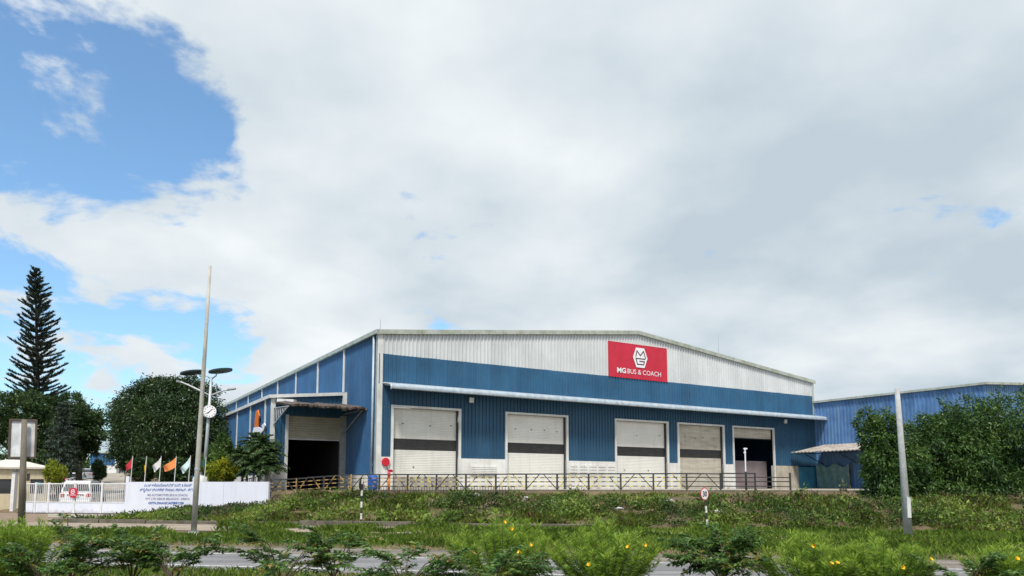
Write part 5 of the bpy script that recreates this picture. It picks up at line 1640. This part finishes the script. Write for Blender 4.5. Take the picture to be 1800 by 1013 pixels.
# --- saplings and oleander bushes on the near strip
def sapling(label, px, ytop, wpx, Y, seed, nb=9, mat='leaf_dark_sapling', dens=1.0, spike=None, full=False):
    """dark leaflets in flat sprays along spreading branches"""
    rng = np.random.default_rng(seed)
    b = at(px, 950, Y); b[2] = .08
    top = at(px, ytop, Y)[2]; H = top - b[2]; rw = wpx / 2 / F_PX * Y
    e = empty('roadside_sapling', b, label, 'sapling', 'dark-leaved saplings on the near strip')
    st = MB(); Q = []; RN = []
    fork = b + UP * H * .30 + V3(rng.normal() * .04, rng.normal() * .04, 0)
    st.tube([b - UP * .05, b + UP * H * .2, fork], [.026, .022, .018], 6)
    for k in range(nb):
        w = rng.uniform(0, 6.28) if full else rng.choice([0, math.pi]) + rng.normal() * .75
        rr = rw * rng.uniform(.35, 1.15)
        end = V3(b[0] + math.cos(w) * rr, b[1] + math.sin(w) * rr * .8, b[2] + H * (rng.uniform(.55, 1.0) if rr > .6 * rw else rng.uniform(.85, 1.15)))
        mid = fork + (end - fork) * .5 + UP * H * .13 + V3(rng.normal() * .05, rng.normal() * .05, 0)
        path = [fork, fork + (mid - fork) * .5 + UP * .02, mid, end]
        st.tube(path, [.014, .011, .008, .003], 5, False)
        tw = []
        for j in range(6):
            t = .25 + .75 * (j + rng.random()) / 6
            p0 = mid + (end - mid) * max(0, (t - .5) * 2) if t > .5 else fork + (mid - fork) * t * 2
            out = unit((end - fork) * np.array([1, 1, .2])); sd_ = np.cross(out, UP) * rng.choice([-1, 1])
            L = rw * rng.uniform(.28, .55)
            d1 = unit(out * .8 + sd_ * rng.uniform(.1, .9) + UP * rng.uniform(-.15, .5))
            tw.append((p0, d1, L))
        tw.append((mid, unit(end - mid), np.linalg.norm(end - mid)))
        for (p0, d1, L) in tw:
            n_ = int(19 * dens)
            t = np.linspace(.1, 1, n_)
            cen = p0 + d1 * (t * L)[:, None] - UP * (.22 * L * t * t)[:, None]
            st.tube([cen[0], cen[n_ // 2], cen[-1]], [.005, .004, .002], 4, False)
            sd_ = unit(np.cross(d1, UP))
            for s_ in (-1, 1):
                D = sd_ * s_ * .8 + d1 * .55 - UP * .25 + rng.normal(size=(n_, 3)) * .22
                Q.append(leafquads(cen + rng.normal(size=(n_, 3)) * .012, D, rng.uniform(.065, .125, n_), rng.uniform(.026, .042, n_), rng, roll=unit(UP + rng.normal(size=(n_, 3)) * .45)))
                tipc = rng.random() < .10
                RN.append(np.clip(.45 + rng.normal(size=n_) * .2 + (.5 if tipc else 0), 0, 1))
    if spike:
        st.tube([fork, at(spike[0], spike[1], Y)], [.012, .006], 5)
    st.build('stems', 'twig', e)
    quads_obj('leaves', np.concatenate(Q), mat, e, np.concatenate(RN))
def oleander(label, px, ytop, wpx, Y, seed, ns=42, flowers=4):
    """many upright stems clothed in long narrow leaves"""
    rng = np.random.default_rng(seed)
    b = at(px, 950, Y); b[2] = .08
    top = at(px, ytop, Y)[2]; H = top - b[2]; rw = wpx / 2 / F_PX * Y
    e = empty('oleander_bush', b, label, 'bush', 'narrow-leaved bushes on the near strip')
    st = MB(); Q = []; RN = []; tips = []
    for k in range(ns):
        w = rng.uniform(0, 6.28); r = rw * math.sqrt(rng.random())
        hh = H * (1 - .34 * (r / rw) ** 2) * rng.uniform(.74, 1.08)
        end = V3(b[0] + math.cos(w) * r, b[1] + math.sin(w) * r * .8, b[2] + hh)
        f0 = b + V3(math.cos(w) * r * .15, math.sin(w) * r * .15, H * .12)
        mid = f0 + (end - f0) * .5 + V3(math.cos(w), math.sin(w), 0) * r * .12
        st.tube([b + V3(rng.normal() * .03, rng.normal() * .03, 0), f0, mid, end], [.012, .010, .007, .003], 5, False)
        n_ = 150
        t = .22 + .78 * rng.random(n_) ** .75
        P = np.where((t < .5)[:, None], f0 + (mid - f0) * (t * 2)[:, None], mid + (end - mid) * ((t - .5) * 2)[:, None])
        out = rdir(n_, rng) * np.array([1, 1, .25])
        D = unit(out * .9 + UP * (-.25 + 1.0 * t ** 2.2)[:, None])
        Q.append(leafquads(P, D, rng.uniform(.09, .16, n_), rng.uniform(.009, .014, n_), rng, .5))
        RN.append(np.clip(.42 + .30 * (t > .86) + rng.normal(size=n_) * .2, 0, 1))
        tips.append(end)
    st.build('stems', 'twig', e)
    quads_obj('leaves', np.concatenate(Q), 'leaf_oleander', e, np.concatenate(RN))
    front = sorted(tips, key=lambda p: p[1] - .6 * p[2])[:flowers * 2:2]
    for p in front:
        m = MB(); n5 = 10; vs = []; ax = unit(V3(rng.normal() * .5, -.7, .5 + rng.normal() * .3))
        a = unit(np.cross(ax, UP)); c = np.cross(ax, a)
        p = p + V3(0, -.06, .0)
        for (o_, r_) in ((0, .005), (.03, .012), (.05, .022), (.058, .030)):
            for k in range(n5):
                w = 2 * math.pi * k / n5; rk = r_ * (1 + (.22 if k % 2 else -.1) * (o_ > .05))
                vs.append(p + ax * o_ + a * math.cos(w) * rk + c * math.sin(w) * rk)
        m.add(vs, [(j * n5 + k, j * n5 + (k + 1) % n5, (j + 1) * n5 + (k + 1) % n5, (j + 1) * n5 + k) for j in range(3) for k in range(n5)])
        m.build('flower', 'petal', e, True)
oleander('dense light green bush at far left below the roadside board', 22, 908, 170, 13.0, 71, 66, 0)
sapling('small dark sapling between the far left bush and the spiked sapling', 75, 960, 120, 11.4, 81, 7)
sapling('dark sapling with a tall bare spike, left of the wall lettering', 130, 935, 210, 12.0, 72, 10, spike=(119, 910))
sapling('thin dark sapling before the left end of the wall lettering', 238, 950, 120, 12.4, 73, 7)
sapling('dark sapling at the foot of the tall concrete pole', 305, 938, 170, 11.8, 74, 9)
sapling('dark sapling with reddish tips below the drain pipe', 500, 940, 200, 12.2, 75, 10)
sapling('slim dark sapling right of the red-tipped one', 588, 938, 130, 12.6, 76, 8)
sapling('low dark sapling midway between the slim sapling and the first flowering bush', 712, 958, 190, 11.6, 77, 9)
sapling('drooping dark sapling in front of the left flowering bush', 868, 968, 210, 11.0, 78, 9)
sapling('dark sapling below the 30 speed sign', 1265, 930, 170, 12.0, 79, 20, dens=1.2, full=True)
sapling('dark sapling right of the flowering bushes at the road bend', 1690, 985, 150, 11.6, 80, 7)
oleander('tall light green bush with yellow flowers left of centre', 880, 908, 200, 13.0, 91, 73, 4)
oleander('light green bush with yellow flowers at the middle of the near strip', 1062, 920, 210, 12.6, 92, 80, 3)
oleander('light green flowering bush right of the speed sign', 1425, 935, 190, 12.4, 93, 67, 3)
oleander('light green bush with one yellow flower below the right concrete pole', 1545, 945, 190, 12.2, 94, 64, 2)
oleander('light green bush at the far right edge of the near strip', 1775, 955, 170, 12.0, 95, 54, 1)
